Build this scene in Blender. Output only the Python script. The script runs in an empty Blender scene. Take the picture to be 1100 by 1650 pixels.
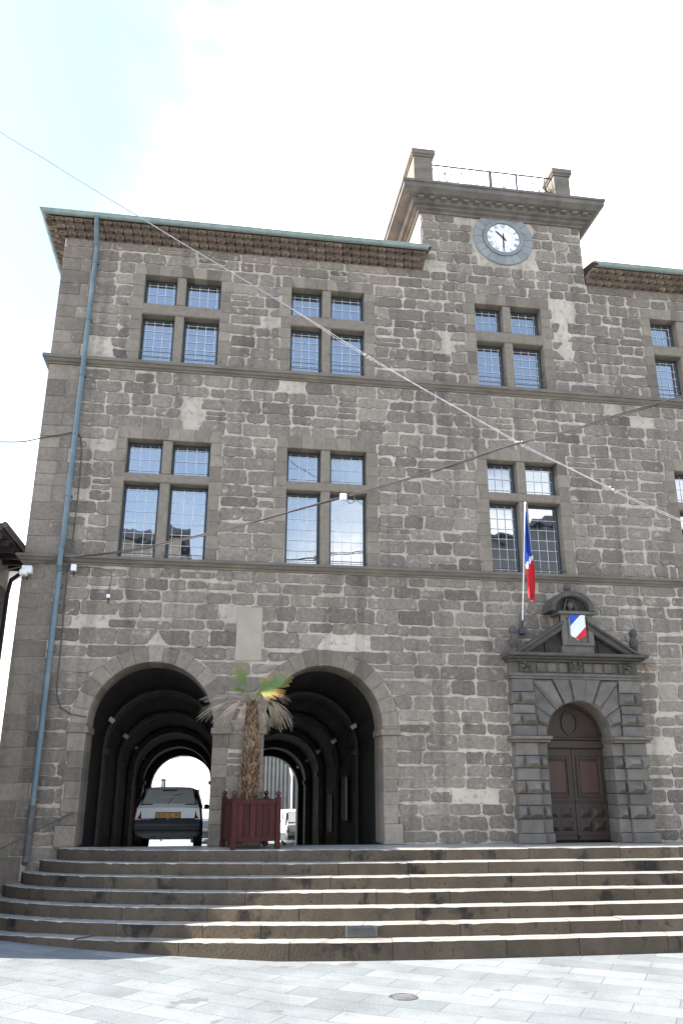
import bpy, bmesh, math, random
from math import sin, cos, pi, radians, sqrt, atan2
from mathutils import Vector, Matrix, noise
random.seed(7)
C = bpy.context.scene.collection
SC = bpy.context.scene

# ------------------------------------------------------------------ camera
EYE = 1.03; DIST = 15.5
PITCH, YAW, ROLL, FPX = 0.32360819, 0.14875523, 0.00168755, 1306.72
_cy, _sy = cos(YAW), sin(YAW)
_right = Vector((_cy, -_sy, 0)); _fh = Vector((_sy, _cy, 0)); _up = Vector((0, 0, 1))
FWD = _fh*cos(PITCH) + _up*sin(PITCH); _u = _up*cos(PITCH) - _fh*sin(PITCH)
RIGHT = _right*cos(ROLL) + _u*sin(ROLL); UP = -_right*sin(ROLL) + _u*cos(ROLL)
cd = bpy.data.cameras.new("camera"); cam = bpy.data.objects.new("camera", cd); C.objects.link(cam)
cd.sensor_width = 36; cd.lens = FPX/1650*36; cd.clip_end = 3000; cd.clip_start = .1
m = Matrix((RIGHT, UP, -FWD)).transposed().to_4x4(); m.translation = (0, -DIST, EYE)
cam.matrix_world = m; SC.camera = cam

# ------------------------------------------------------------------ sky, sun, exposure
ELEV, BEHIND = radians(38), radians(3)
world = bpy.data.worlds.new("World"); SC.world = world; world.use_nodes = True
nt = world.node_tree; nt.nodes.clear()
def wn(t, **k):
    n = nt.nodes.new(t)
    for a, b in k.items(): setattr(n, a, b)
    return n
sky = wn('ShaderNodeTexSky', sky_type='NISHITA', sun_disc=False, sun_elevation=ELEV, sun_rotation=radians(-87),
         altitude=50, air_density=1.0, dust_density=1.0, ozone_density=1.0)
tc = wn('ShaderNodeTexCoord'); sep = wn('ShaderNodeSeparateXYZ'); nt.links.new(tc.outputs['Generated'], sep.inputs[0])
nz = wn('ShaderNodeTexNoise'); nz.inputs['Scale'].default_value = 2.3; nz.inputs['Detail'].default_value = 7; nz.inputs['Roughness'].default_value = .58
mp = wn('ShaderNodeMapping'); mp.inputs['Scale'].default_value = (1, 1, 1.7); mp.inputs['Location'].default_value = (.35, .2, .4); nt.links.new(tc.outputs['Generated'], mp.inputs[0]); nt.links.new(mp.outputs[0], nz.inputs[0])
def wm(op, a, b=None, c=None):
    n = wn('ShaderNodeMath', operation=op)
    for i, v in enumerate((a, b, c)):
        if v is None: continue
        if isinstance(v, (int, float)): n.inputs[i].default_value = v
        else: nt.links.new(v, n.inputs[i])
    return n.outputs[0]
# veil: thick in front (+y) and to the right, thinning to the upper left and behind the camera
low = wm('MULTIPLY', wm('POWER', wm('SUBTRACT', 1, wm('ABSOLUTE', sep.outputs[2])), 3), 1.0)
veil = wm('ADD', wm('MULTIPLY', wm('MAXIMUM', sep.outputs[1], -.1), .5), wm('MULTIPLY', wm('MULTIPLY', sep.outputs[0], wm('MAXIMUM', sep.outputs[1], .12)), 1.7))
veil = wm('ADD', wm('SUBTRACT', veil, wm('MULTIPLY', sep.outputs[2], .25)), low)
cover = wm('ADD', veil, wm('MULTIPLY', wm('SUBTRACT', nz.outputs[0], .5), .75))
mr = wn('ShaderNodeMapRange', interpolation_type='SMOOTHSTEP'); nt.links.new(cover, mr.inputs[0])
mr.inputs[1].default_value = .0; mr.inputs[2].default_value = .42; mr.inputs[3].default_value = .0; mr.inputs[4].default_value = 1
fac = wm('ADD', wm('MULTIPLY', wm('POWER', mr.outputs[0], 2.0), .94), .055)
bg1 = wn('ShaderNodeBackground'); nt.links.new(sky.outputs[0], bg1.inputs[0]); bg1.inputs[1].default_value = .095
bg2 = wn('ShaderNodeBackground'); bg2.inputs[0].default_value = (.95, .98, 1, 1); bg2.inputs[1].default_value = .62
mx = wn('ShaderNodeMixShader'); nt.links.new(fac, mx.inputs[0]); nt.links.new(bg1.outputs[0], mx.inputs[1]); nt.links.new(bg2.outputs[0], mx.inputs[2])
wo = wn('ShaderNodeOutputWorld'); nt.links.new(mx.outputs[0], wo.inputs[0])
sd = bpy.data.lights.new("sun", 'SUN'); sd.energy = 3.0; sd.angle = radians(.5); sd.color = (1, .95, .87)
so = bpy.data.objects.new("sun", sd); C.objects.link(so)
S = Vector((-cos(ELEV)*cos(BEHIND), cos(ELEV)*sin(BEHIND), sin(ELEV)))
so.rotation_euler = S.to_track_quat('Z', 'Y').to_euler(); so.location = (-30, 0, 30)
SC.view_settings.view_transform = 'Standard'; SC.view_settings.look = 'None'
SC.view_settings.exposure = 2.53; SC.view_settings.gamma = 1; SC.view_settings.use_curve_mapping = False
try: SC.cycles.max_bounces = 8; SC.cycles.diffuse_bounces = 4
except Exception: pass

# ------------------------------------------------------------------ materials
MATS = {}
def N(t, nm, **k):
    n = t.nodes.new(nm)
    for a, b in k.items(): setattr(n, a, b)
    return n
def mat(name, col, col2=None, rough=.8, spec=.3, nscale=6, ndetail=6, mix=(.35, .65), bump=.0, bscale=40, metallic=0,
        col3=None, s3=3, m3=(.58, .7), tone=None, speck=None, stretch=(1, 1, 1), coat=0, big=None, streak=False):
    """two-colour noise surface, optional third-colour stains, optional per-block tone, optional bump"""
    if name in MATS: return MATS[name]
    m = bpy.data.materials.new(name); m.use_nodes = True; t = m.node_tree
    b = t.nodes['Principled BSDF']; L = t.links.new
    b.inputs['Roughness'].default_value = rough; b.inputs['Specular IOR Level'].default_value = spec; b.inputs['Metallic'].default_value = metallic
    if coat: b.inputs['Coat Weight'].default_value = coat; b.inputs['Coat Roughness'].default_value = .08
    co = N(t, 'ShaderNodeTexCoord'); mp = N(t, 'ShaderNodeMapping'); mp.inputs['Scale'].default_value = stretch
    L(co.outputs['Object'], mp.inputs[0])
    def noi(scale, det, rg=.55):
        n = N(t, 'ShaderNodeTexNoise'); n.inputs['Scale'].default_value = scale; n.inputs['Detail'].default_value = det
        n.inputs['Roughness'].default_value = rg; L(mp.outputs[0], n.inputs['Vector']); return n
    def rng(src, lo, hi):
        r = N(t, 'ShaderNodeMapRange'); r.inputs[1].default_value = lo; r.inputs[2].default_value = hi; L(src, r.inputs[0]); return r.outputs[0]
    def mixc(f, a, bb):
        x = N(t, 'ShaderNodeMix', data_type='RGBA'); L(f, x.inputs[0])
        for i, v in ((6, a), (7, bb)):
            if isinstance(v, tuple): x.inputs[i].default_value = (*v, 1)
            else: L(v, x.inputs[i])
        return x.outputs[2]
    cur = mixc(rng(noi(nscale, ndetail).outputs[0], *mix), col, col2 or tuple(c*.75 for c in col))
    if tone:
        a = N(t, 'ShaderNodeAttribute', attribute_name='tone')
        hsv = N(t, 'ShaderNodeHueSaturation'); L(cur, hsv.inputs['Color'])
        v = N(t, 'ShaderNodeMapRange'); v.inputs[3].default_value = tone[0]; v.inputs[4].default_value = tone[1]; L(a.outputs['Fac'], v.inputs[0]); L(v.outputs[0], hsv.inputs['Value'])
        cur = hsv.outputs[0]
    if col3: cur = mixc(rng(noi(s3, 8, .62).outputs[0], *m3), cur, col3)
    if speck: cur = mixc(rng(noi(speck[1], 3).outputs[0], speck[2], speck[3]), cur, speck[0])
    if big:
        mm = N(t, 'ShaderNodeMix', data_type='RGBA', blend_type='MULTIPLY'); mm.inputs[0].default_value = 1
        r = N(t, 'ShaderNodeMapRange'); r.inputs[1].default_value = .32; r.inputs[2].default_value = .68; r.inputs[3].default_value = big[1]; r.inputs[4].default_value = big[2]
        L(noi(big[0], 4).outputs[0], r.inputs[0]); L(cur, mm.inputs[6]); L(r.outputs[0], mm.inputs[7]); cur = mm.outputs[2]
    if streak:
        mp2 = N(t, 'ShaderNodeMapping'); mp2.inputs['Scale'].default_value = (2.4, 2.4, .2); L(co.outputs['Object'], mp2.inputs[0])
        n2 = N(t, 'ShaderNodeTexNoise'); n2.inputs['Scale'].default_value = 1.3; n2.inputs['Detail'].default_value = 7; L(mp2.outputs[0], n2.inputs['Vector'])
        mm = N(t, 'ShaderNodeMix', data_type='RGBA', blend_type='MULTIPLY'); mm.inputs[7].default_value = (.5, .49, .48, 1)
        L(rng(n2.outputs[0], .52, .78), mm.inputs[0]); L(cur, mm.inputs[6]); cur = mm.outputs[2]
    L(cur, b.inputs['Base Color'])
    if bump:
        bp = N(t, 'ShaderNodeBump'); bp.inputs['Strength'].default_value = bump; bp.inputs['Distance'].default_value = .02
        L(noi(bscale, 6, .65).outputs[0], bp.inputs['Height']); L(bp.outputs[0], b.inputs['Normal'])
    MATS[name] = m; return m
MORTAR = mat('lime_mortar', (.5, .43, .345), (.41, .35, .28), nscale=2.6, bump=.6, bscale=26, col3=(.22, .195, .165), s3=9, m3=(.52, .7), big=(.35, .8, 1.08), streak=True)
STONE = mat('basalt_block', (.182, .15, .119), (.238, .2, .16), nscale=16, bump=.9, bscale=30, mix=(.38, .62), tone=(.66, 1.36), col3=(.39, .34, .28), s3=5.5, m3=(.585, .7), speck=((.36, .315, .26), 26, .63, .75), big=(.4, .78, 1.12), streak=True)
QUOIN = mat('quoin_stone', (.182, .15, .117), (.232, .192, .15), nscale=12, bump=.7, bscale=30, tone=(.62, 1.42), col3=(.3, .265, .215), s3=3.4, m3=(.6, .73), speck=((.32, .28, .23), 30, .64, .73), big=(.5, .8, 1.1), streak=True)
DRESS = mat('dressed_stone', (.175, .145, .111), (.215, .18, .14), nscale=9, bump=.6, bscale=30, tone=(.68, 1.34), col3=(.075, .066, .056), s3=3, m3=(.6, .75), speck=((.27, .24, .2), 26, .65, .74))
TRIM = mat('moulding_stone', (.175, .148, .118), (.12, .103, .084), nscale=3.5, bump=.45, bscale=30, tone=(.85, 1.2), col3=(.2, .175, .145), s3=5, m3=(.62, .76), stretch=(.6, 1, 2))
PORTAL = mat('portal_stone', (.15, .132, .112), (.11, .098, .085), nscale=6, bump=.4, bscale=30, tone=(.7, 1.3), col3=(.14, .13, .11), s3=4, m3=(.62, .76))
PORTDK = mat('weathered_portal_stone', (.085, .077, .067), (.058, .053, .047), nscale=5, bump=.6, bscale=28, tone=(.8, 1.3), col3=(.12, .11, .09), s3=6, m3=(.63, .74))
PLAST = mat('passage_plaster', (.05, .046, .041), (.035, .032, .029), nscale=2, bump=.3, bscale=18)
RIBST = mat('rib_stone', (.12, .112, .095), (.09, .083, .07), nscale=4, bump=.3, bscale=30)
WHITEPL = mat('white_render', (.62, .6, .56), (.5, .48, .45), nscale=1.5, bump=.2, bscale=30)
TILE = mat('terracotta_tile', (.27, .195, .145), (.19, .145, .112), nscale=6, bump=.4, bscale=40, tone=(.6, 1.45), col3=(.33, .28, .23), s3=9, m3=(.62, .75))
TILEMORT = mat('cornice_mortar', (.16, .125, .098), (.11, .09, .073), nscale=8, bump=.4, bscale=40)
VERDI = mat('pale_green_zinc', (.27, .32, .29), (.2, .25, .23), nscale=5, rough=.5, spec=.4)
PIPEBL = mat('blue_grey_pipe', (.1, .15, .175), (.075, .115, .135), nscale=3, rough=.4, spec=.5, col3=(.17, .2, .2), s3=2, m3=(.55, .75))
CASTIRON = mat('cast_iron_grey', (.12, .12, .115), (.08, .08, .08), nscale=8, rough=.6)
BLACK = mat('black_rubber', (.015, .015, .016), (.02, .02, .02), rough=.6)
IRON = mat('dark_iron', (.05, .055, .075), (.03, .033, .05), rough=.5, spec=.4)
WHITEMET = mat('white_painted_metal', (.75, .76, .75), (.62, .63, .62), rough=.4, spec=.4)
GRILLE = mat('galvanised_grille', (.8, .82, .83), (.72, .74, .75), rough=.4, spec=.5)
SASH = mat('blue_grey_sash', (.035, .05, .062), (.028, .04, .05), rough=.4, spec=.5)
WOODDK = mat('dark_door_wood', (.044, .026, .017), (.03, .018, .012), nscale=6, rough=.45, spec=.4, stretch=(6, 6, .6), bump=.15, bscale=30)
WOODRED = mat('red_door_wood', (.075, .028, .02), (.045, .018, .014), nscale=5, rough=.4, spec=.4, stretch=(8, 8, .5), bump=.15, bscale=30)
PLANTER = mat('red_stained_wood', (.06, .014, .01), (.034, .009, .007), nscale=5, rough=.65, spec=.2, stretch=(9, 9, .6), bump=.2, bscale=30, tone=(.8, 1.25))
SOIL = mat('dark_soil', (.03, .022, .016), rough=.95)
STEP = mat('step_stone', (.105, .08, .054), (.075, .058, .04), nscale=4, rough=.75, spec=.25, bump=.5, bscale=30, tone=(.75, 1.25), col3=(.02, .018, .015), s3=1.5, m3=(.56, .63), speck=((.028, .024, .02), 26, .62, .7), stretch=(1, 1, .7), big=(.5, .75, 1.1))  # risers: stained brown stone, base colour darkened to read as shaded
TREAD = mat('sunlit_tread', (.4, .38, .335), (.31, .295, .26), nscale=4, rough=.33, spec=.5, bump=.2, bscale=26, tone=(.85, 1.15), col3=(.15, .14, .12), s3=4, m3=(.62, .75))  # treads: same stone made paler, sunlight put into the colour
def glass_mat(name, tint=(.012, .016, .02), ior=2.6, rough=.015):
    m = bpy.data.materials.new(name); m.use_nodes = True; t = m.node_tree; b = t.nodes['Principled BSDF']
    b.inputs['Base Color'].default_value = (*tint, 1); b.inputs['Roughness'].default_value = rough; b.inputs['IOR'].default_value = ior
    n = N(t, 'ShaderNodeTexNoise'); n.inputs['Scale'].default_value = 2.2; n.inputs['Detail'].default_value = 1
    co = N(t, 'ShaderNodeTexCoord'); t.links.new(co.outputs['Object'], n.inputs['Vector'])
    bp = N(t, 'ShaderNodeBump'); bp.inputs['Strength'].default_value = .06; bp.inputs['Distance'].default_value = .05
    t.links.new(n.outputs[0], bp.inputs['Height']); t.links.new(bp.outputs[0], b.inputs['Normal'])
    return m
GLASS = glass_mat('window_glass', ior=3.5); CARGLASS = glass_mat('car_glass', (.5, .51, .47), 1.9, .15)

# ------------------------------------------------------------------ mesh helpers
def B():
    bm = bmesh.new(); bm.verts.layers.float.new('tone'); return bm
def _t(bm, vs, tone):
    l = bm.verts.layers.float['tone']
    tone = .5 if tone is None else tone
    for v in vs: v[l] = tone
def put(name, bm, mats, parent=None, smooth=False, fix=True):
    if fix: bmesh.ops.recalc_face_normals(bm, faces=bm.faces[:])
    me = bpy.data.meshes.new(name); bm.to_mesh(me); bm.free()
    for mm in (mats if isinstance(mats, (list, tuple)) else [mats]): me.materials.append(mm)
    if smooth:
        for p in me.polygons: p.use_smooth = True
    o = bpy.data.objects.new(name, me); C.objects.link(o)
    if parent: o.parent = parent
    return o
def thing(name, label, cat, loc=(0, 0, 0), group=None, rz=0):
    o = bpy.data.objects.new(name, None); C.objects.link(o); o.location = loc; o.rotation_euler = (0, 0, rz)
    o.empty_display_size = .2; o['label'] = label; o['category'] = cat
    if group: o['group'] = group
    return o
def tag(o, label, cat, group=None):
    o['label'] = label; o['category'] = cat
    if group: o['group'] = group
    return o
def struct(o): o['kind'] = 'structure'; return o
def box(bm, x0, x1, y0, y1, z0, z1, tone=None, c=0, mi=0):
    vs = [bm.verts.new(p) for p in ((x0, y0, z0), (x1, y0, z0), (x1, y1, z0), (x0, y1, z0), (x0, y0, z1), (x1, y0, z1), (x1, y1, z1), (x0, y1, z1))]
    fs = [bm.faces.new([vs[i] for i in q]) for q in ((3, 2, 1, 0), (4, 5, 6, 7), (0, 1, 5, 4), (1, 2, 6, 5), (2, 3, 7, 6), (3, 0, 4, 7))]
    for f in fs: f.material_index = mi
    _t(bm, vs, tone)
    if c:
        r = bmesh.ops.bevel(bm, geom=list({e for f in fs for e in f.edges}), offset=c, segments=1, affect='EDGES', material=-1)
        _t(bm, r['verts'], tone)
def area2(p): return sum(p[i][0]*p[(i+1) % len(p)][1] - p[(i+1) % len(p)][0]*p[i][1] for i in range(len(p)))
def inset(p, c):
    n = len(p); out = []
    for i in range(n):
        a, b, d = Vector(p[i-1]), Vector(p[i]), Vector(p[(i+1) % n])
        e1 = (b-a).normalized(); e2 = (d-b).normalized()
        n1 = Vector((-e1.y, e1.x)); n2 = Vector((-e2.y, e2.x)); s = n1+n2
        k = max(.35, 1+n1.dot(n2)); out.append(b + s*(c/k))
    return out
def prism(bm, p, yf, yb, c=.01, tone=None, mi=0, cd=None):
    """polygon p in the x-z plane, front at y=yf with chamfer c wide and cd deep, back at yb (open)"""
    if area2(p) < 0: p = p[::-1]
    cd = c if cd is None else cd
    i = inset(p, c) if c else None; n = len(p)
    A = [bm.verts.new((q[0], yf+(cd if c else 0), q[1])) for q in p]; Bk = [bm.verts.new((q[0], yb, q[1])) for q in p]
    vs = A+Bk
    if c:
        F = [bm.verts.new((q[0], yf, q[1])) for q in i]; vs += F
    else: F = A
    fs = [bm.faces.new(F)]
    for k in range(n):
        j = (k+1) % n
        fs.append(bm.faces.new((A[k], A[j], Bk[j], Bk[k])))
        if c: fs.append(bm.faces.new((F[k], F[j], A[j], A[k])))
    for f in fs: f.material_index = mi
    _t(bm, vs, tone); return fs
def rect(x0, x1, z0, z1): return [(x0, z0), (x1, z0), (x1, z1), (x0, z1)]
def tube(bm, pts, r, n=7, tone=None, cap=True, mi=0):
    pts = [Vector(p) for p in pts]; rings = []
    for i, p in enumerate(pts):
        d = (pts[min(i+1, len(pts)-1)]-pts[max(i-1, 0)]).normalized()
        a = d.orthogonal().normalized() if i == 0 else (a - d*a.dot(d)).normalized()
        b = d.cross(a); rr = r[i] if isinstance(r, (list, tuple)) else r
        rings.append([bm.verts.new(p+(a*cos(2*pi*k/n)+b*sin(2*pi*k/n))*rr) for k in range(n)])
    for R0, R1 in zip(rings, rings[1:]):
        for k in range(n):
            f = bm.faces.new((R0[k], R0[(k+1) % n], R1[(k+1) % n], R1[k])); f.material_index = mi
    if cap: bm.faces.new(rings[0][::-1]).material_index = mi; bm.faces.new(rings[-1]).material_index = mi
    _t(bm, [v for R in rings for v in R], tone)
def lathe(bm, cx, cy, prof, n=14, tone=None, mi=0):
    rings = [[bm.verts.new((cx+r*cos(2*pi*k/n), cy+r*sin(2*pi*k/n), z)) for k in range(n)] for r, z in prof]
    for R0, R1 in zip(rings, rings[1:]):
        for k in range(n): bm.faces.new((R0[k], R0[(k+1) % n], R1[(k+1) % n], R1[k])).material_index = mi
    bm.faces.new(rings[0][::-1]).material_index = mi; bm.faces.new(rings[-1]).material_index = mi
    _t(bm, [v for R in rings for v in R], tone)
def ico(bm, c, r, sub=2, sq=(1, 1, 1), tone=None, rough=0):
    q = bmesh.ops.create_icosphere(bm, subdivisions=sub, radius=1)
    for v in q['verts']:
        k = 1+rough*noise.noise(v.co*2.3+Vector(c))
        v.co = Vector((v.co.x*r*sq[0]*k+c[0], v.co.y*r*sq[1]*k+c[1], v.co.z*r*sq[2]*k+c[2]))
    _t(bm, q['verts'], tone)
def text_mesh(bm, s, size, M, mi=0, ext=.002):
    cu = bpy.data.curves.new('txt', 'FONT'); cu.body = s; cu.size = size; cu.align_x = 'CENTER'; cu.align_y = 'CENTER'; cu.extrude = ext
    o = bpy.data.objects.new('txt', cu); C.objects.link(o)
    dg = bpy.context.evaluated_depsgraph_get(); me = bpy.data.meshes.new_from_object(o.evaluated_get(dg)); me.transform(M)
    old = set(bm.faces); bm.from_mesh(me)
    for f in bm.faces:
        if f not in old: f.material_index = mi
    bpy.data.objects.remove(o); bpy.data.curves.remove(cu); bpy.data.meshes.remove(me)
FRONT = Matrix.Rotation(pi/2, 4, 'X')       # text standing up, facing -y
def sheet(bm, outer, holes, y, mi=0):
    """flat face in the x-z plane with holes"""
    es = []; vs = []
    for loop in [outer]+holes:
        v = [bm.verts.new((p[0], y, p[1])) for p in loop]; vs += v
        es += [bm.edges.new((v[i], v[(i+1) % len(v)])) for i in range(len(v))]
    r = bmesh.ops.triangle_fill(bm, edges=es, use_beauty=True, use_dissolve=False, normal=(0, -1, 0))
    for g in r['geom']:
        if isinstance(g, bmesh.types.BMFace): g.material_index = mi
    _t(bm, vs, None)

# ------------------------------------------------------------------ ground
def gz(x): return -1.32 + .04*min(max(1.0-x, 0), 6)
bm = B()
xs = [-500, -60, -5, -4, -3, -2, -1, 0, 1, 2, 6, 60, 500]; ys = [-500, -60, -20, -8, -3, 0, 8, 30, 90, 500]
G = [[bm.verts.new((x, y, gz(x))) for x in xs] for y in ys]
for j in range(len(ys)-1):
    for i in range(len(xs)-1): bm.faces.new((G[j][i], G[j][i+1], G[j+1][i+1], G[j+1][i]))
def paving():
    m = bpy.data.materials.new('pale_paving'); m.use_nodes = True; t = m.node_tree; L = t.links.new; b = t.nodes['Principled BSDF']
    co = N(t, 'ShaderNodeTexCoord'); mp = N(t, 'ShaderNodeMapping'); mp.inputs['Rotation'].default_value = (0, 0, radians(33)); L(co.outputs['Object'], mp.inputs[0])
    br = N(t, 'ShaderNodeTexBrick'); br.inputs['Scale'].default_value = 1; br.inputs['Brick Width'].default_value = .95; br.inputs['Row Height'].default_value = .42
    br.inputs['Mortar Size'].default_value = .006; br.inputs['Mortar Smooth'].default_value = .4; br.inputs['Bias'].default_value = -.1
    br.inputs['Color1'].default_value = (.245, .262, .263, 1); br.inputs['Color2'].default_value = (.172, .187, .19, 1); br.inputs['Mortar'].default_value = (.1, .107, .107, 1); L(mp.outputs[0], br.inputs[0])
    n = N(t, 'ShaderNodeTexNoise'); n.inputs['Scale'].default_value = .9; n.inputs['Detail'].default_value = 9; n.inputs['Roughness'].default_value = .7; L(co.outputs['Object'], n.inputs[0])
    r = N(t, 'ShaderNodeMapRange'); r.inputs[1].default_value = .3; r.inputs[2].default_value = .7; r.inputs[3].default_value = .7; r.inputs[4].default_value = 1.15; L(n.outputs[0], r.inputs[0])
    mu = N(t, 'ShaderNodeMix', data_type='RGBA', blend_type='MULTIPLY'); mu.inputs[0].default_value = 1; L(br.outputs[0], mu.inputs[6]); L(r.outputs[0], mu.inputs[7])
    n2 = N(t, 'ShaderNodeTexNoise'); n2.inputs['Scale'].default_value = 2.1; n2.inputs['Detail'].default_value = 4; L(co.outputs['Object'], n2.inputs[0])
    r2 = N(t, 'ShaderNodeMapRange'); r2.inputs[1].default_value = .655; r2.inputs[2].default_value = .7; r2.inputs[4].default_value = .7; L(n2.outputs[0], r2.inputs[0])
    m2 = N(t, 'ShaderNodeMix', data_type='RGBA'); L(r2.outputs[0], m2.inputs[0]); L(mu.outputs[2], m2.inputs[6]); m2.inputs[7].default_value = (.12, .12, .115, 1)
    L(m2.outputs[2], b.inputs['Base Color']); b.inputs['Roughness'].default_value = .6
    bp = N(t, 'ShaderNodeBump'); bp.inputs['Strength'].default_value = .25; bp.inputs['Distance'].default_value = .02; n3 = N(t, 'ShaderNodeTexNoise'); n3.inputs['Scale'].default_value = 30; L(co.outputs['Object'], n3.inputs[0])
    L(n3.outputs[0], bp.inputs['Height']); L(bp.outputs[0], b.inputs['Normal']); return m
PAVE = paving()
struct(put('square_paving', bm, PAVE))

# ------------------------------------------------------------------ town hall: facade masonry
XL, XR = -3.72, 15.0
TL, TR = 4.18, 8.15
EAVE, TOWTOP = 12.25, 13.87
ARCHES = [(-1.16, 1.12, 2.05), (2.0, 1.11, 2.06)]          # centre, radius, springing
WINU = [(-1.97, -.34), (1.2, 2.83), (5.39, 6.97), (9.67, 11.28)]
WINL = [(-2.03, -.37), (1.19, 2.85), (5.46, 7.04), (9.76, 11.38)]
UZ, LZ = (9.37, 10.53, 10.79, 11.49), (5.14, 6.71, 6.9, 7.63)
S1, S2 = (4.97, 5.14), (9.18, 9.37)
PC = 6.94                                                   # portal centre
hall = thing('town_hall', 'grey basalt town hall with clock tower, two vaulted arches, cross windows and carved portal', 'town hall', (0, 0, 0))

def arc(cx, cz, r, a0, a1, n): return [(cx+r*cos(a0+(a1-a0)*i/n), cz+r*sin(a0+(a1-a0)*i/n)) for i in range(n+1)]
def arch_poly(cx, r, sp, base, n=28): return [(cx-r, base), (cx+r, base)] + arc(cx, sp, r, 0, pi, n)
bm = B()
outer = [(XL, -1.6), (XR, -1.6), (XR, EAVE+.02), (TR, EAVE+.02), (TR, TOWTOP), (TL, TOWTOP), (TL, EAVE+.02), (XL, EAVE+.02)]
holes = [arch_poly(c, r+.1, s, -.06) for c, r, s in ARCHES] + [arch_poly(PC, .74, 1.9, -.04)]
for WW, ZZ in ((WINU, UZ), (WINL, LZ)):
    for a, b in WW: holes.append(rect(a-.04, b+.04, ZZ[0]-.03, ZZ[3]+.04))
sheet(bm, outer, holes, 0, mi=0)

SURR = .235
ex_rects = []
for WW, ZZ in ((WINU, UZ), (WINL, LZ)):
    for a, b in WW: ex_rects.append((a-SURR, b+SURR, ZZ[0]-.1, ZZ[3]+.27))
ex_rects += [(PC-1.34, PC+1.34, -.2, 3.4), (PC-.36, PC+.36, 3.3, 4.65)]
patches = [(-.98, -.62, 7.9, 8.6), (7.38, 7.62, 10.3, 11.25), (-3.0, -2.55, 9.5, 10.0), (-2.75, -2.3, 7.35, 7.65), (4.55, 4.85, 10.3, 10.7)]
def excl(za, zb):
    out = []; h = zb-za
    for a, b, c, d in ex_rects:
        ov = min(zb, d)-max(za, c)
        if ov > .33*h: out.append((a, a, b, b))
    for a, b, c, d in patches:
        ov = min(zb, d)-max(za, c)
        if ov > .4*h:
            j = [random.uniform(-.12, .12) for _ in range(4)]; out.append((a+j[0], a+j[1], b+j[2], b+j[3]))
    for c, r, s in ARCHES:
        R = r+.31
        def half(z):
            if z < s: return r+.27
            return sqrt(max(R*R-(z-s)**2, 0)) if z < s+R else 0
        h0, h1 = half(za), half(zb)
        if zb > 0 and (h0 > 0): out.append((c-h0, c-h1, c+h0, c+h1))
    return sorted(out)
def stone_outline(q, amp):
    """q: four corners (x,z) ccw; returns a rounded, weathered outline"""
    pts = []; q = [Vector(v) for v in q]; n = 4
    for i in range(n):
        a, b = q[i], q[(i+1) % n]; L = (b-a).length; cr = min(.036, L*.2)
        d = (b-a)/max(L, 1e-6); k = max(2, int(L/.055))
        for j in range(k+1):
            f = cr+(L-2*cr)*j/k; p = a+d*f
            pts.append(p)
    out = []; off = random.random()*50
    c = sum(pts, Vector((0, 0)))/len(pts)
    for p in pts:
        w = noise.noise(Vector((p.x*7, p.y*7, off)))*amp + noise.noise(Vector((p.x*22, p.y*22, off)))*amp*.75
        d = (p-c); d.normalize(); out.append(p+d*w)
    return out
def stone(bm, q, amp=.026, yf=-.017, tone=None):
    p = stone_outline(q, amp)
    if area2(p) < 0: p.reverse()
    c = sum(p, Vector((0, 0)))/len(p)
    tone = min(1, max(0, random.gauss(.45, .2))) if tone is None else tone
    A = [bm.verts.new((v.x, .004, v.y)) for v in p]
    F = []
    tilt = random.uniform(-.01, .01); tz = random.uniform(-.014, .014)
    for v in p:
        d = (v-c); l = d.length; w = c+d*max(.5, 1-.011/max(l, .02)); F.append(bm.verts.new((w.x, yf+tilt*(w.x-c.x)+tz*(w.y-c.y)+random.uniform(-.0015, .0015), w.y)))
    n = len(p); f = bm.faces.new(F); f.material_index = 1
    for k in range(n):
        j = (k+1) % n; g = bm.faces.new((A[k], A[j], F[j], F[k])); g.material_index = 1
    _t(bm, A+F, tone)
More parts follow.
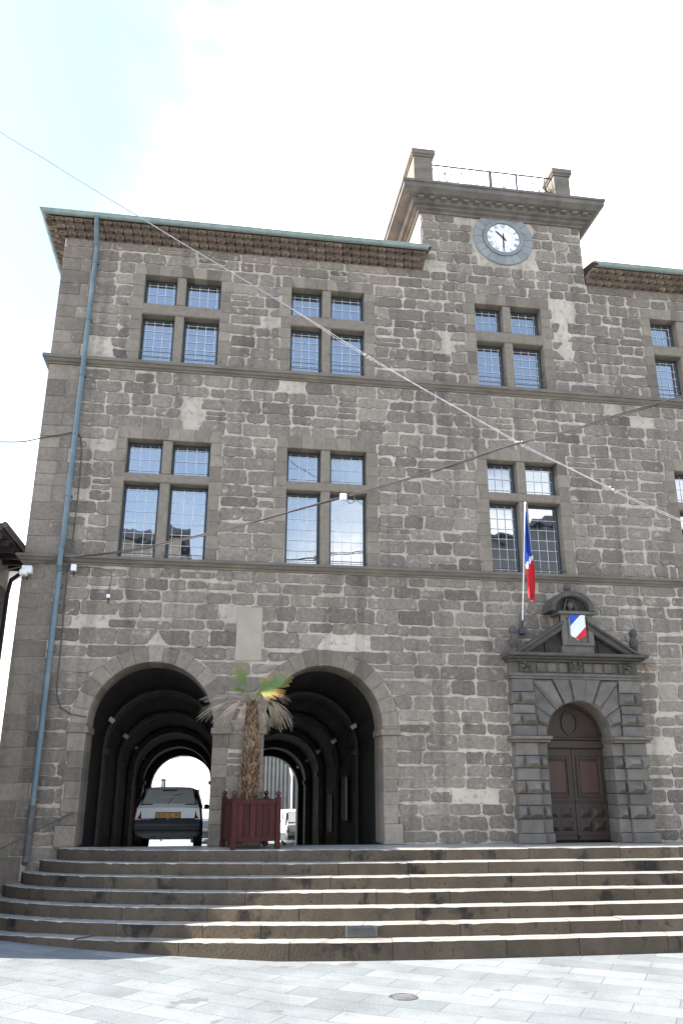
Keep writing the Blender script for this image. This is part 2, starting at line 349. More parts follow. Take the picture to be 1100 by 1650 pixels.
def course_row(bm, xa, xb, za, zb, amp=.026, lo=.3, hi=.68, jt=1.5):
    ivs = excl(za, zb); cur0 = cur1 = xa; segs = []
    for a0, a1, b0, b1 in ivs:
        if b0 < xa or a0 > xb: continue
        segs.append((cur0, cur1, min(a0, xb), min(a1, xb))); cur0, cur1 = max(cur0, b0), max(cur1, b1)
    segs.append((cur0, cur1, xb, xb))
    for l0, l1, r0, r1 in segs:
        w = min(r0-l0, r1-l1)
        if w < .09: continue
        L_, R_ = max(l0, l1), min(r0, r1); W = R_-L_; cuts = [0]; 
        while cuts[-1] < W-.02:
            s = random.uniform(lo, hi)*(1.25 if random.random() < .12 else 1)
            rem = W-cuts[-1]
            if rem < s*1.35: cuts.append(W) if rem < hi*1.15 else cuts.append(cuts[-1]+rem/2)
            else: cuts.append(cuts[-1]+s)
        for a, b in zip(cuts, cuts[1:]):
            fa, fb = a/W, b/W; g = random.uniform(.006, .014)*jt
            skew = random.uniform(-.02, .02)
            first, last = a == 0, b >= W-.001
            x00 = (l0 if first else L_+a)+g; x01 = (l1 if first else L_+a+skew)+g; x10 = (r0 if last else L_+b)-g; x11 = (r1 if last else L_+b+skew)-g; skew0 = skew
            if x10-x00 < .05 or x11-x01 < .03: continue
            gz_ = random.uniform(.005, .011)*jt; u = random.random()
            zt = zb-gz_-(random.uniform(.015, .05) if random.random() < .16 else 0); zl = za+gz_+(random.uniform(.01, .04) if random.random() < .1 else 0)
            if u < .016: continue
            if u > .95 and zb-za > .22 and x10-x00 > .3:      # two thin stones instead of one
                mz = (zt+zl)/2
                stone(bm, [(x00, zl), (x10, zl), (x11, mz-.012), (x01, mz-.012)], amp*.8); stone(bm, [(x00, mz+.012), (x10, mz+.012), (x11, zt), (x01, zt)], amp*.8); continue
            j = lambda: random.uniform(-.012, .012)
            stone(bm, [(x00+j(), zl+j()), (x10+j(), zl+j()), (x11+j(), zt+j()), (x01+j(), zt+j())], amp)
def courses(z0, z1, h):
    n = max(1, round((z1-z0)/h)); w = [random.uniform(.78, 1.22) for _ in range(n)]; s = sum(w); z = [z0]
    for q in w: z.append(z[-1]+q/s*(z1-z0))
    return z
def quoins(bm, z0, z1, h, x, sgn, big=.62, small=.4, amp=.006):
    zz = courses(z0, z1, h); k = random.randint(0, 1)
    for a, b in zip(zz, zz[1:]):
        w = (big if k % 2 else small)+random.uniform(-.05, .05); k += 1
        x0, x1 = (x, x+w) if sgn > 0 else (x-w, x)
        tone = min(1, max(0, random.gauss(.5, .16)))
        prism(bm, rect(x0+(.0 if sgn > 0 else .005), x1-.005, a+.004, b-.004), -.016, .05, .007, tone, 2)
        # a filler block beyond the short quoin
        if w < .5: prism(bm, rect(x1+.006, x+big+.03, a+.008, b-.008), -.012, .05, .009, random.gauss(.45, .15), 1)
QW = .66
zz = courses(-1.45, S1[0], .25)
for a, b in zip(zz, zz[1:]): course_row(bm, XL+QW, 14.9, a, b, .024, .32, .72, 1.3)
quoins(bm, -1.45, S1[0], .3, XL, 1)
for a, b in zip(*(lambda z: (z, z[1:]))(courses(S1[1], S2[0], .275))): course_row(bm, XL+QW, 14.9, a, b, .03)
quoins(bm, S1[1], S2[0], .3, XL, 1)
for a, b in zip(*(lambda z: (z, z[1:]))(courses(S2[1], EAVE-.22, .27))): course_row(bm, XL+QW, 14.9, a, b, .03)
quoins(bm, S2[1], EAVE-.22, .3, XL, 1)
course_row(bm, XL+.02, TL+.2, EAVE-.22, EAVE+.01, .006, .6, 1.1)
course_row(bm, TL+.2, TR, EAVE-.22, EAVE+.01, .028)
course_row(bm, TR, 14.9, EAVE-.22, EAVE+.01, .006, .6, 1.1)
patches.append((6.2-.76, 6.2+.76, 12.62, 14.1))
for a, b in zip(*(lambda z: (z, z[1:]))(courses(EAVE+.02, TOWTOP, .26))):
    course_row(bm, TL+.01, TR-.01, a, b, .034, .26, .6)
prism(bm, [(.3, 3.22), (.8, 3.24), (.79, 4.26), (.31, 4.25)], -.024, .01, .008, .5, 3)
put('facade_wall', bm, [MORTAR, STONE, QUOIN, mat('patch_plaster', (.36, .3, .235), (.31, .26, .205), nscale=3, bump=.3, bscale=22)], hall, fix=False)

# other walls of the hall
bm = B(); box(bm, XL, XL+.3, .02, 16.4, -1.6, EAVE); put('side_wall', bm, MORTAR, hall)
bm = B(); box(bm, XR-.3, XR, .02, 16.4, -1.6, EAVE); put('side_wall', bm, MORTAR, hall)
BACK = 15.6; SL = .07
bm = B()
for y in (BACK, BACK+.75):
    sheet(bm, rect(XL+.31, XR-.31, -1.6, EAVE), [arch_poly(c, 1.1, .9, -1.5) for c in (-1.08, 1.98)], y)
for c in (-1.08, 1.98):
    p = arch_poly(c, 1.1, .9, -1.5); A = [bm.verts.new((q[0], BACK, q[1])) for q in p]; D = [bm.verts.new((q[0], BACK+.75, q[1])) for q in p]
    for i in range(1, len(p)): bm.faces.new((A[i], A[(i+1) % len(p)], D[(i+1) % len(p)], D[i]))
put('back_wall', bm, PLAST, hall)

# string courses
def moulding(name, prof, path, mats, parent, tone=None, closed=False, joints=False):
    """profile (out, z) swept along plan path given by function path(out) -> list of (x, y)"""
    bm = B(); rows = [[bm.verts.new((x, y, z)) for x, y in path(o)] for o, z in prof]
    for R0, R1 in zip(rows, rows[1:]):
        for k in range(len(R0)-1): bm.faces.new((R0[k], R0[k+1], R1[k+1], R1[k]))
    _t(bm, bm.verts, tone); return put(name, bm, mats, parent)
for a, b in (S1, S2):
    prof = [(0, a), (.035, a), (.035, a+.035), (.07, a+.05), (.1, a+.09), (.1, a+.105), (.13, a+.11), (.13, b-.012), (.11, b), (-.3, b)]
    moulding('string_course', prof, lambda o: [(XL-o, 4), (XL-o, -o)]+[(XL+.5+i*.9, -o+random.uniform(-.003, .003)) for i in range(17)]+[(XR, -o)], TRIM, hall)

# ------------------------------------------------------------------ windows
def window(x0, x1, Z, label=None):
    zb, zt0, zt1, ztop = Z; mxc = (x0+x1)/2-.03; mw = .095
    bm = B(); bk = .34
    for s in (-1, 1):                                        # jamb blocks
        zz = courses(zb, ztop, .27); k = 0
        for a, b in zip(zz, zz[1:]):
            w = SURR+(.035 if k % 2 else -.02)+random.uniform(-.015, .015); k += 1
            p = rect(x0-w, x0, a, b) if s < 0 else rect(x1, x1+w, a, b)
            prism(bm, p, -.024, bk, .009, random.gauss(.5, .2))
    for l, r in ((x0-.2, mxc), (mxc, x1+.2)):                # flat arches over the two lights
        n = 4; cx = (l+r)/2
        for i in range(n):
            a, b = l+(r-l)*i/n, l+(r-l)*(i+1)/n
            fa = lambda x: x+(x-cx)*.28
            ta, tb = (a if i == 0 else fa(a)), (b if i == n-1 else fa(b))
            prism(bm, [(a, ztop), (b, ztop), (tb, ztop+.265), (ta, ztop+.265)], -.026, bk, .009, random.gauss(.5, .25))
    W = put('window', bm, DRESS, hall)
    if label: W['label'] = label
    bm = B()
    prism(bm, rect(mxc-mw, mxc+mw, zb, zt0), -.014, bk, .02, .5); prism(bm, rect(mxc-mw, mxc+mw, zt1, ztop), -.014, bk, .02, .55)
    prism(bm, rect(x0-.03, x1+.03, zt0, zt1), -.018, bk, .02, .45)
    put('stone_cross', bm, DRESS, W)
    for (a, b) in ((x0, mxc-mw), (mxc+mw, x1)):
        for (c, d, nh) in ((zb, zt0, 7 if zt0-zb > 1.3 else 6), (zt1, ztop, 3)):
            y = .2; fr = .05
            bm = B()
            for q in (rect(a, a+fr, c, d), rect(b-fr, b, c, d), rect(a+fr, b-fr, c, c+fr*.8), rect(a+fr, b-fr, d-fr, d)): prism(bm, q, y, y+.06, .008)
            put('sash', bm, SASH, W)
            bm = B(); tx, tz = random.uniform(-.006, .006), random.uniform(-.012, .008)
            v = [bm.verts.new((px, y+.035+tx*(px-a)+tz*(pz-c), pz)) for px, pz in rect(a+fr*.7, b-fr*.7, c+fr*.5, d-fr*.7)]
            bm.faces.new(v); put('pane', bm, GLASS, W, fix=False)
            bm = B(); rr = .0048; gy = y+.026
            for i in range(1, 5):
                x = a+(b-a)*(i-.5)/4+random.uniform(-.004, .004); tube(bm, [(x, gy, c+.01), (x, gy, d-.01)], rr, 5)
            for i in range(nh):
                z = c+(d-c)*(i+.55)/nh+random.uniform(-.004, .004); tube(bm, [(a+.01, gy-.004, z), (b-.01, gy-.004, z)], rr, 5)
                for k in range(1, 5): ico(bm, (a+(b-a)*(k-.5)/4, gy-.004, z), .011, 1)
            put('grille', bm, GRILLE, W)
            if c == zb:
                bm = B()
                for z in (c+.13, c+.26) if zt0-zb < 1.3 else (c+.1,): tube(bm, [(a-.02, -.0, z), (b+.02, -.0, z)], .009, 6)
                put('guard_rail', bm, CASTIRON, W)
for (a, b) in WINU: window(a, b, UZ)
for (a, b) in WINL: window(a, b, LZ)

# ------------------------------------------------------------------ arches and passages
for c, r, s in ARCHES:
    bm = B(); D = .8
    n = 15
    for i in range(n):
        a0, a1 = pi*i/n, pi*(i+1)/n; R = r+.28+random.uniform(-.015, .045)
        p = arc(c, s, r, a0, a1, 3)+arc(c, s, R, a1, a0, 3)
        prism(bm, p, -.03, D, .011, random.gauss(.5, .2))
    for sg in (-1, 1):
        xi = c+sg*r
        zz = [0, .34]+courses(.34, s-.16, .27)[1:]
        for k, (a, b) in enumerate(zip(zz, zz[1:])):
            w = (.27 if k % 2 else .31)+random.uniform(-.02, .02)
            if k == 0: w += .04
            prism(bm, rect(min(xi, xi+sg*w), max(xi, xi+sg*w), a, b), -.03-(.05 if k == 0 else 0), D, .012, random.gauss(.5, .2))
        w = .34; xo = xi+sg*w; x1 = xi-sg*.035
        prism(bm, rect(min(x1, xo), max(x1, xo), s-.16, s-.05), -.06, D, .012, .5); prism(bm, rect(min(xi, xo), max(xi, xo), s-.05, s), -.035, D, .006, .5)
    put('arch_surround', bm, QUOIN, hall)
VR = 1.27
def band(bm, cx, r0, sp, y0, y1, base, n=20, r1=None):
    p = [(cx+r0, base)]+arc(cx, sp, r0, 0, pi, n)+[(cx-r0, base)]
    A = [bm.verts.new((q[0], y0, q[1]-SL*y0)) for q in p]; D = [bm.verts.new((q[0], y1, q[1]-SL*y1)) for q in p]
    for i in range(len(p)-1): bm.faces.new((A[i], D[i], D[i+1], A[i+1]))
    if r1:
        q2 = [(cx+r1, base)]+arc(cx, sp, r1, 0, pi, n)+[(cx-r1, base)]
        for y, L0 in ((y0, A), (y1, D)):
            E_ = [bm.verts.new((q[0], y, q[1]-SL*y)) for q in q2]
            for i in range(len(p)-1): bm.faces.new((L0[i], L0[i+1], E_[i+1], E_[i]))
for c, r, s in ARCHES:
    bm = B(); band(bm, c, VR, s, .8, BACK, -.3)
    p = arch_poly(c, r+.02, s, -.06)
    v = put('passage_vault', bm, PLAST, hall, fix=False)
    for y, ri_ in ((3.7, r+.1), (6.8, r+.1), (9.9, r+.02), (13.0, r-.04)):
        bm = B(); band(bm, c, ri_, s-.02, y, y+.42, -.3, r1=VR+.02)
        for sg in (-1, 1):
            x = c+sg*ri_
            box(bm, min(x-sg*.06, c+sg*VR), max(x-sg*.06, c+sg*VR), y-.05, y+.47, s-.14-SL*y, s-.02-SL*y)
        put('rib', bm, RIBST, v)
bm = B(); v = [bm.verts.new(p) for p in ((-2.6, -.02, 0), (3.5, -.02, 0), (3.5, BACK+.9, -SL*BACK), (-2.6, BACK+.9, -SL*BACK))]; bm.faces.new(v)
put('passage_floor', bm, mat('passage_cobble', (.27, .26, .24), (.2, .19, .18), nscale=9, bump=.5, bscale=14), hall)
for x, y, z in ((3.2, 8.1, -.2), (3.2, 5.4, .2)):  # pale panels standing in for bright sunlit openings in the passage wall
    bm = B(); box(bm, 3.19, 3.24, y-.3, y+.3, z, z+1.0); put('bright_slit_panel', bm, WHITEPL, hall)

# ------------------------------------------------------------------ portal
def mir(p): return [(2*PC-x, z) for x, z in p]
rows_lo = courses(.17, 1.79, .231); rows_hi = courses(1.9, 2.98, .216)
bm = B()
prism(bm, rect(5.6, 8.28, 2.98, 3.03), -.26, .05, .008, .5); prism(bm, rect(5.57, 8.31, 3.03, 3.09), -.29, .05, .01, .45)
prism(bm, rect(5.62, 8.26, 3.09, 3.31), -.2, .05, .006, .45)
portal = put('portal', bm, PORTAL, hall)
for sg in (0, 1):
    f = (lambda p: p) if sg == 0 else mir
    bm = B()
    prism(bm, f(rect(5.56, 6.07, 0, .17)), -.3, .1, .015, .5); prism(bm, f(rect(6.07, 6.29, 0, .17)), -.2, .36, .012, .45)
    for rows in (rows_lo, rows_hi):
        for k, (a, b) in enumerate(zip(rows, rows[1:])):
            boss = (k % 2 == 1)
            if boss:
                for x0, x1 in ((5.6, 5.77), (5.77, 6.08)): prism(bm, f(rect(x0, x1, a+.006, b-.006)), -.35, .1, .075, random.gauss(.5, .2), cd=.11)
                if rows is rows_lo: prism(bm, f(rect(6.08, 6.275, a+.006, b-.006)), -.23, .36, .06, random.gauss(.45, .2), cd=.09)
            else:
                prism(bm, f(rect(5.63, 6.06, a+.004, b-.004)), -.24, .1, .012, random.gauss(.55, .2))
                if rows is rows_lo: prism(bm, f(rect(6.06, 6.28, a+.004, b-.004)), -.15, .36, .012, random.gauss(.5, .2))
    prism(bm, f(rect(5.56, 6.3, 1.79, 1.84)), -.3, .36, .01, .5); prism(bm, f(rect(5.53, 6.32, 1.84, 1.9)), -.36, .36, .012, .55)
    put('pilaster', bm, PORTAL, portal)
bm = B(); n = 11; r = .66; hx, hz_ = .87, 1.075                     # arch stones run out to the frame
edges = [pi*i/n for i in range(n+1)]
def outp(a):
    ca, sa = cos(a), max(sin(a), 0)
    t = min(hx/abs(ca) if abs(ca) > 1e-6 else 9, hz_/sa if sa > 1e-6 else 9); return (PC+t*ca, 1.9+t*sa)
ac = atan2(hz_, hx)
for i in range(n):
    a0, a1 = edges[i], edges[i+1]; mid = (a0+a1)/2
    p = arc(PC, 1.9, r, a0, a1, 4); o = [outp(a1)]
    for cr in (ac, pi-ac):
        if a0 < cr < a1: o.append(outp(cr))
    o.append(outp(a0)); key = abs(mid-pi/2) < .45
    centre = abs(mid-pi/2) < .1
    if i % 2 == 1 and not key:
        prism(bm, p+o, -.27, .36, .05, random.gauss(.5, .2), cd=.07)
    else: prism(bm, p+o, -.34 if centre else (-.28 if key else -.19), .36, .02, random.gauss(.55, .2))
put('portal_arch', bm, PORTAL, portal)
for x in (6.24, 6.46, 6.7, 7.2, 7.42, 7.64):
    bm = B(); prism(bm, rect(x-.085, x+.085, 3.11, 3.3), -.23, -.1, .012, random.gauss(.55, .15)); put('frieze_panel', bm, PORTAL, portal)
for x in (5.92, 6.95, 7.97):                                       # weathered carved consoles
    bm = B(); prism(bm, rect(x-.13, x+.13, 3.09, 3.31), -.3, -.05, .03, .4)
    for k in range(9): ico(bm, (x+random.uniform(-.1, .1), -.31+random.uniform(-.03, .02), 3.2+random.uniform(-.09, .09)), random.uniform(.025, .055), 1, tone=.5, rough=.5)
    put('console', bm, PORTDK, portal)
bm = B()
for z0, z1, o, e in ((3.31, 3.36, .3, .04), (3.36, 3.4, .4, .09), (3.4, 3.46, .5, .13)): prism(bm, rect(5.62-e, 8.26+e, z0, z1), -o, .05, .012, .5)
for sg in (0, 1):
    f = (lambda p: p) if sg == 0 else mir
    prism(bm, f([(5.78, 3.46), (6.68, 3.46), (6.68, 4.0)]), -.2, .05, .005, .5)
    prism(bm, f([(5.72, 3.46), (5.92, 3.46), (6.68, 3.93), (6.68, 4.06)]), -.42, .05, .02, .4); prism(bm, f([(5.66, 3.462), (5.74, 3.462), (6.68, 4.055), (6.68, 4.1)]), -.5, .05, .012, .35)
    prism(bm, f(rect(6.35, 6.42, 3.5, 3.68)), -.25, -.1, .02, .3)
put('pediment', bm, PORTDK, portal)
bm = B()
prism(bm, rect(6.66, 7.22+.1, 3.47, 4.24), -.36, .05, .012, .6); 
for q in (rect(6.66, 6.77, 3.62, 4.24), rect(7.21, 7.32, 3.62, 4.24), rect(6.77, 7.21, 4.17, 4.24), rect(6.77, 7.21, 3.62, 3.68)): prism(bm, q, -.41, -.3, .012, .5)
prism(bm, rect(6.6, 7.38, 4.24, 4.3), -.46, .05, .012, .4)
put('plaque', bm, PORTAL, portal)
bm = B()
arcp = [(PC-.05+.46*cos(a), 4.3+.4*sin(a)) for a in [pi*i/18 for i in range(19)]]
inn = [(PC-.05+.36*cos(a), 4.3+.3*sin(a)) for a in [pi*i/18 for i in range(19)]]
prism(bm, arcp, -.3, .05, .02, .4)
for i in range(18): prism(bm, [inn[i], arcp[i], arcp[i+1], inn[i+1]], -.5, -.25, .006, .45)
for x in (-.14, 0, .14): prism(bm, [(PC-.05+x-.03, 4.31), (PC-.05+x+.03, 4.31), (PC-.05+x*.4+.02, 4.58), (PC-.05+x*.4-.02, 4.58)], -.38, -.25, .012, .5)
ico(bm, (PC-.05, -.38, 4.42), .07, 2, (1, .7, 1.1), .5, .3)
lathe(bm, PC-.05, -.3, [(.05, 4.68), (.04, 4.72), (.07, 4.76), (.08, 4.81), (.06, 4.86), (.02, 4.89)], 12, .45)
put('arched_crest', bm, PORTDK, portal)
for x in (5.69, 8.2):
    bm = B(); lathe(bm, x, -.3, [(.1, 3.46), (.1, 3.5), (.06, 3.53), (.05, 3.56), (.09, 3.64), (.095, 3.72), (.06, 3.8), (.05, 3.83), (.075, 3.88), (.075, 3.93), (.05, 3.98), (.015, 4.0)], 12, .4)
    for v in bm.verts: v.co += Vector((noise.noise(v.co*9), noise.noise(v.co*9+Vector((5, 0, 0))), 0))*.025
    put('finial', bm, PORTDK, portal)
# door
bm = B(); y = .3
prism(bm, rect(6.26, 7.62, 1.7, 1.86), y-.06, y+.1, .015); prism(bm, rect(6.26, 7.62, 1.86, 1.9), y-.1, y+.1, .01)
p = arch_poly(PC, .67, 1.9, 1.89); prism(bm, p, y, y+.1, 0)
for i in range(20):
    a0, a1 = pi*i/20, pi*(i+1)/20
    prism(bm, arc(PC, 1.9, .67, a0, a1, 1)+arc(PC, 1.9, .6, a1, a0, 1), y-.04, y+.02, 0)
box(bm, 6.2, 7.68, y+.1, y+.14, -.02, 2.7)
door = put('door', bm, WOODDK, hall)
bm = B()
ov = [(PC+.01+.17*cos(2*pi*i/24), 2.19+.24*sin(2*pi*i/24)) for i in range(24)]; oi = [(PC+.01+.14*cos(2*pi*i/24), 2.19+.21*sin(2*pi*i/24)) for i in range(24)]
for i in range(24): prism(bm, [ov[i], ov[(i+1) % 24], oi[(i+1) % 24], oi[i]], y-.035, y, 0)
prism(bm, oi, y-.012, y+.02, .01)
put('oval_panel', bm, WOODDK, door)
for x0 in (6.28, PC+.003):
    x1 = x0+.657; bm = B()
    prism(bm, rect(x0, x1, .005, 1.7), y, y+.08, .006)
    for q in (rect(x0+.07, x0+.12, .79, 1.55), rect(x1-.12, x1-.07, .79, 1.55), rect(x0+.12, x1-.12, 1.5, 1.55), rect(x0+.12, x1-.12, .79, .84), rect(x0, x1, .69, .73), rect(x0+.02, x1-.02, .02, .11)): prism(bm, q, y-.03, y, .01)
    for cx_ in (x0+.19, x1-.19):
        for cz_ in (.28, .52): prism(bm, rect(cx_-.115, cx_+.115, cz_-.095, cz_+.095), y-.035, y, .075, cd=.03)
    leaf = put('door_leaf', bm, WOODDK, door)
    bm = B(); prism(bm, rect(x0+.14, x1-.14, .86, 1.48), y-.015, y+.01, .02); put('red_panel', bm, WOODRED, door)

# ------------------------------------------------------------------ eaves, gutters, roofs
def genoise(x0, x1, left=False):
    bm = B(); pitch = .2; rowh = .088
    def tile(px, py, dx, dy, z, reach, tone):
        # half-round tile end: (px,py) wall point, (dx,dy) outward direction
        ax, ay = -dy, dx; n = 7; ro, ri = .09, .074
        def P(off, o, zz): return (px+ax*off+dx*o, py+ay*off+dy*o, z+zz)
        O = [[bm.verts.new(P(r_*cos(pi*k/n), o, r_*sin(pi*k/n)*.78)) for k in range(n+1)] for r_ in (ro, ri) for o in (reach-.2, reach)]
        ob, of, ib, if_ = O
        for k in range(n):
            bm.faces.new((ob[k], ob[k+1], of[k+1], of[k])); bm.faces.new((of[k], of[k+1], if_[k+1], if_[k])); bm.faces.new((ib[k], if_[k], if_[k+1], ib[k+1]))
        _t(bm, [v for q in O for v in q], tone)
    def slab(o, z0, z1, mi):
        pts = [(x0 if not left else x0-o, 12 if left else .0), (x0 if not left else x0-o, -o), (x1, -o)] if left else [(x0, -o), (x1, -o)]
        A = [bm.verts.new((x, y_, z0)) for x, y_ in pts]; D = [bm.verts.new((x, y_, z1)) for x, y_ in pts]; 
        inn = [(x0+.3, 12), (x0+.3, .3), (x1, .3)] if left else [(x0, .3), (x1, .3)]
        E0 = [bm.verts.new((x, y_, z0)) for x, y_ in inn]; E1 = [bm.verts.new((x, y_, z1)) for x, y_ in inn]
        fs = []
        for k in range(len(pts)-1):
            fs += [bm.faces.new((A[k], A[k+1], D[k+1], D[k])), bm.faces.new((A[k], E0[k], E0[k+1], A[k+1])), bm.faces.new((D[k], D[k+1], E1[k+1], E1[k]))]
        for q in (0, -1): fs.append(bm.faces.new((A[q], D[q], E1[q], E0[q])))
        for f in fs: f.material_index = mi
        _t(bm, A+D+E0+E1, .5)
    for r_ in range(3):
        z = EAVE+.0+r_*rowh; reach = .125*(r_+1)
        slab(reach-.11, z-.02, z+rowh-.03, 1); slab(reach-.005, z+rowh-.028, z+rowh-.016, 0)
        xs_ = x0-(reach if left else 0)+.08+(r_ % 2)*pitch/2
        while xs_ < x1-.05: tile(xs_+random.uniform(-.006, .006), 0, 0, -1, z, reach+random.uniform(-.012, .012), min(1, max(0, random.gauss(.5, .22)))); xs_ += pitch
        if left:
            yy = -reach+.12
            while yy < 6: tile(x0, yy, -1, 0, z, reach+random.uniform(-.01, .01), random.gauss(.5, .2)); yy += pitch
    return put('eaves_cornice', bm, [TILE, TILEMORT], hall)
genoise(XL, TL+.03, True); genoise(TR+.03, XR)
GZ = EAVE+.25
def gutter(paths, r=.075):
    bm = B(); n = 8
    for path in paths:
        rows = []
        for i, (x, y_, ox, oy) in enumerate(path):
            rows.append([bm.verts.new((x+ox*cos(a)*r, y_+oy*cos(a)*r, GZ+.07+sin(a)*r)) for a in [pi+pi*k/n for k in range(n+1)]])
        for R0, R1 in zip(rows, rows[1:]):
            for k in range(n): bm.faces.new((R0[k], R0[k+1], R1[k+1], R1[k]))
        for i in range(len(path)-1):                          # rolled lip and straps
            (xa, ya, oxa, oya), (xb, yb, oxb, oyb) = path[i], path[i+1]
            for s in (-1, 1): tube(bm, [(xa+s*oxa*r, ya+s*oya*r, GZ+.07), (xb+s*oxb*r, yb+s*oyb*r, GZ+.07)], .012, 6)
            L = math.hypot(xb-xa, yb-ya); q = .4
            while q < L-.2:
                f = q/L; x, y_ = xa+(xb-xa)*f, ya+(yb-ya)*f; dx, dy = (xb-xa)/L, (yb-ya)/L; nx, ny = -dy, dx
                tube(bm, [(x+nx*cos(a)*(r+.004), y_+ny*cos(a)*(r+.004), GZ+.07+sin(a)*(r+.004)) for a in [pi+pi*k/8 for k in range(9)]], .008, 4); q += .62
    return put('gutter', bm, VERDI, hall)
gx, gy = XL-.4, -.45
g1 = gutter([[(gx, 7.5, 1, 0), (gx, gy, 1, 1), (TL+.05, gy, 0, 1)]]); gutter([[(TR+.12, gy, 0, 1), (XR, gy, 0, 1)]])
def roof(x0, x1, hip):
    bm = B(); sl = .27; zb = GZ+.07; y1 = 8.2
    def zf(x, y_): 
        d = y_+.5
        if hip: d = min(d, x-(x0-.38))
        return zb+sl*max(d, 0)
    x = x0-(.36 if hip else 0)
    xs_ = []; 
    while x < x1: xs_.append(x); x += .2
    prev = None
    for x in xs_:                                             # one barrel run per column
        L = [(x+.1+.1*cos(a), .07*sin(a)) for a in [pi-pi*k/5 for k in range(6)]]
        ys_ = [-.44, -.1, .4, 1, 2, 4, y1]
        G = [[bm.verts.new((px, yy, zf(px, yy)+pz)) for px, pz in L] for yy in ys_]
        for a, b in zip(G, G[1:]):
            for k in range(5): bm.faces.new((a[k], a[k+1], b[k+1], b[k]))
        bm.faces.new(G[0]); _t(bm, [v for g in G for v in g], random.gauss(.5, .2))
    a = [bm.verts.new((px, yy, zf(px, yy)-.02)) for px, yy in ((x0-(.36 if hip else 0), -.43), (x1, -.43), (x1, y1), (x0+.5, y1))]; bm.faces.new(a)
    return put('roof', bm, TILE, hall)
roof(XL, TL, True); roof(TR, XR, False)
bm = B(); box(bm, XL+.4, XR-.4, 8.2, 16.3, 12.2, 12.4); put('rear_roof', bm, TILE, hall)
# downpipe
bm = B(); PX = -3.03; pts = [(PX, gy, GZ+.0), (PX, gy, GZ-.12), (PX, gy+.1, GZ-.25), (PX, -.14, GZ-.5), (PX, -.11, GZ-.62), (PX, -.11, 5.3), (PX, -.19, 5.2), (PX, -.19, 4.9), (PX, -.11, 4.78), (PX, -.11, .62)]
pts = [(p[0], p[1], p[2]) for p in pts]; tube(bm, pts, .052, 12)
for z in (11.6, 10.2, 8.9, 7.6, 6.3, 4.5, 3.3, 1.9, .75): lathe(bm, PX, -.11, [(.062, z), (.062, z+.04)], 12); box(bm, PX-.07, PX+.07, -.1, .0, z+.005, z+.03)
dp = put('downpipe', bm, PIPEBL, hall)
bm = B(); tube(bm, [(PX, -.11, .66), (PX, -.11, .0), (PX, -.12, -.14), (PX+.0, -.2, -.24)], .056, 12); lathe(bm, PX, -.11, [(.068, .6), (.068, .68)], 12)
put('cast_iron_shoe', bm, CASTIRON, dp)

# ------------------------------------------------------------------ clock tower
bm = B(); TB = 3.6
box(bm, TL, TR, .02, TB, EAVE-.4, TOWTOP); put('tower_wall', bm, WHITEPL, hall)
prof = [(0, 13.84), (.05, 13.85), (.05, 13.9), (.12, 13.93), (.12, 13.98), (.2, 14.0), (.24, 14.06), (.24, 14.1), (.36, 14.14), (.44, 14.2), (.47, 14.22), (.47, 14.33), (.5, 14.34), (.5, 14.4), (.44, 14.42), (0, 14.43), (-1.2, 14.44)]
def tpath(o):
    nx = 16
    return [(TL-o, TB+o), (TL-o, -o)]+[(TL-o+(TR-TL+2*o)*i/nx, -o+random.uniform(-.004, .004)) for i in range(1, nx)]+[(TR+o, -o), (TR+o, TB+o)]
cor = moulding('tower_cornice', prof, tpath, mat('cornice_stone', (.165, .143, .12), (.105, .095, .084), nscale=3, bump=.5, bscale=24, col3=(.22, .185, .15), s3=4, m3=(.6, .75)), hall)
bm = B()
for x in [TL-.1+i*.27 for i in range(16)]: box(bm, x, x+.13, -.34, -.2, 14.02+.02, 14.09, .5)
box(bm, TL-.4, TR+.4, -.4, TB+.4, 14.435, 14.46, .4)
put('dentils', bm, TRIM, cor)
def pier(x0, x1, zt, d=.55):
    bm = B(); y0 = -.42
    box(bm, x0, x1, y0, y0+d, 14.44, zt-.2, .45, .012); box(bm, x0-.03, x1+.03, y0-.03, y0+d+.03, zt-.2, zt-.15, .5, .01); box(bm, x0-.06, x1+.06, y0-.06, y0+d+.06, zt-.15, zt, .35, .02)
    put('parapet_pier', bm, TRIM, hall)
pier(3.96, 4.42, 15.32, 1.0); pier(7.42, 7.82, 15.2, .5)
bm = B(); ry = -.3
def rz(x): return 14.46
tube(bm, [(4.44, ry, 15.02), (7.4, ry, 15.0)], .02, 6); tube(bm, [(4.44, ry, 14.5), (7.4, ry, 14.5)], .01, 6)
x = 4.6
while x < 7.35:
    if not 5.9 < x < 6.5:
        tube(bm, [(x, ry, 14.46), (x, ry, 15.01)], .012, 5)
        if int(x*10) % 2: tube(bm, [(x, ry, 14.8), (x+.15, ry, 14.8)], .008, 5)
    x += .155
for x in (5.88, 6.52): tube(bm, [(x, ry, 14.46), (x, ry, 15.01)], .024, 6)
for k in range(4): tube(bm, [(6.08+.03*k, ry, 14.9-.09*k), (6.2, ry, 14.86-.09*k), (6.32-.02*k, ry, 14.9-.09*k)], .011, 5)
tube(bm, [(6.08, ry, 14.92), (6.12, ry, 14.7), (6.2, ry, 14.55), (6.28, ry, 14.7), (6.32, ry, 14.92)], .008, 5)
put('railing', bm, IRON, hall)
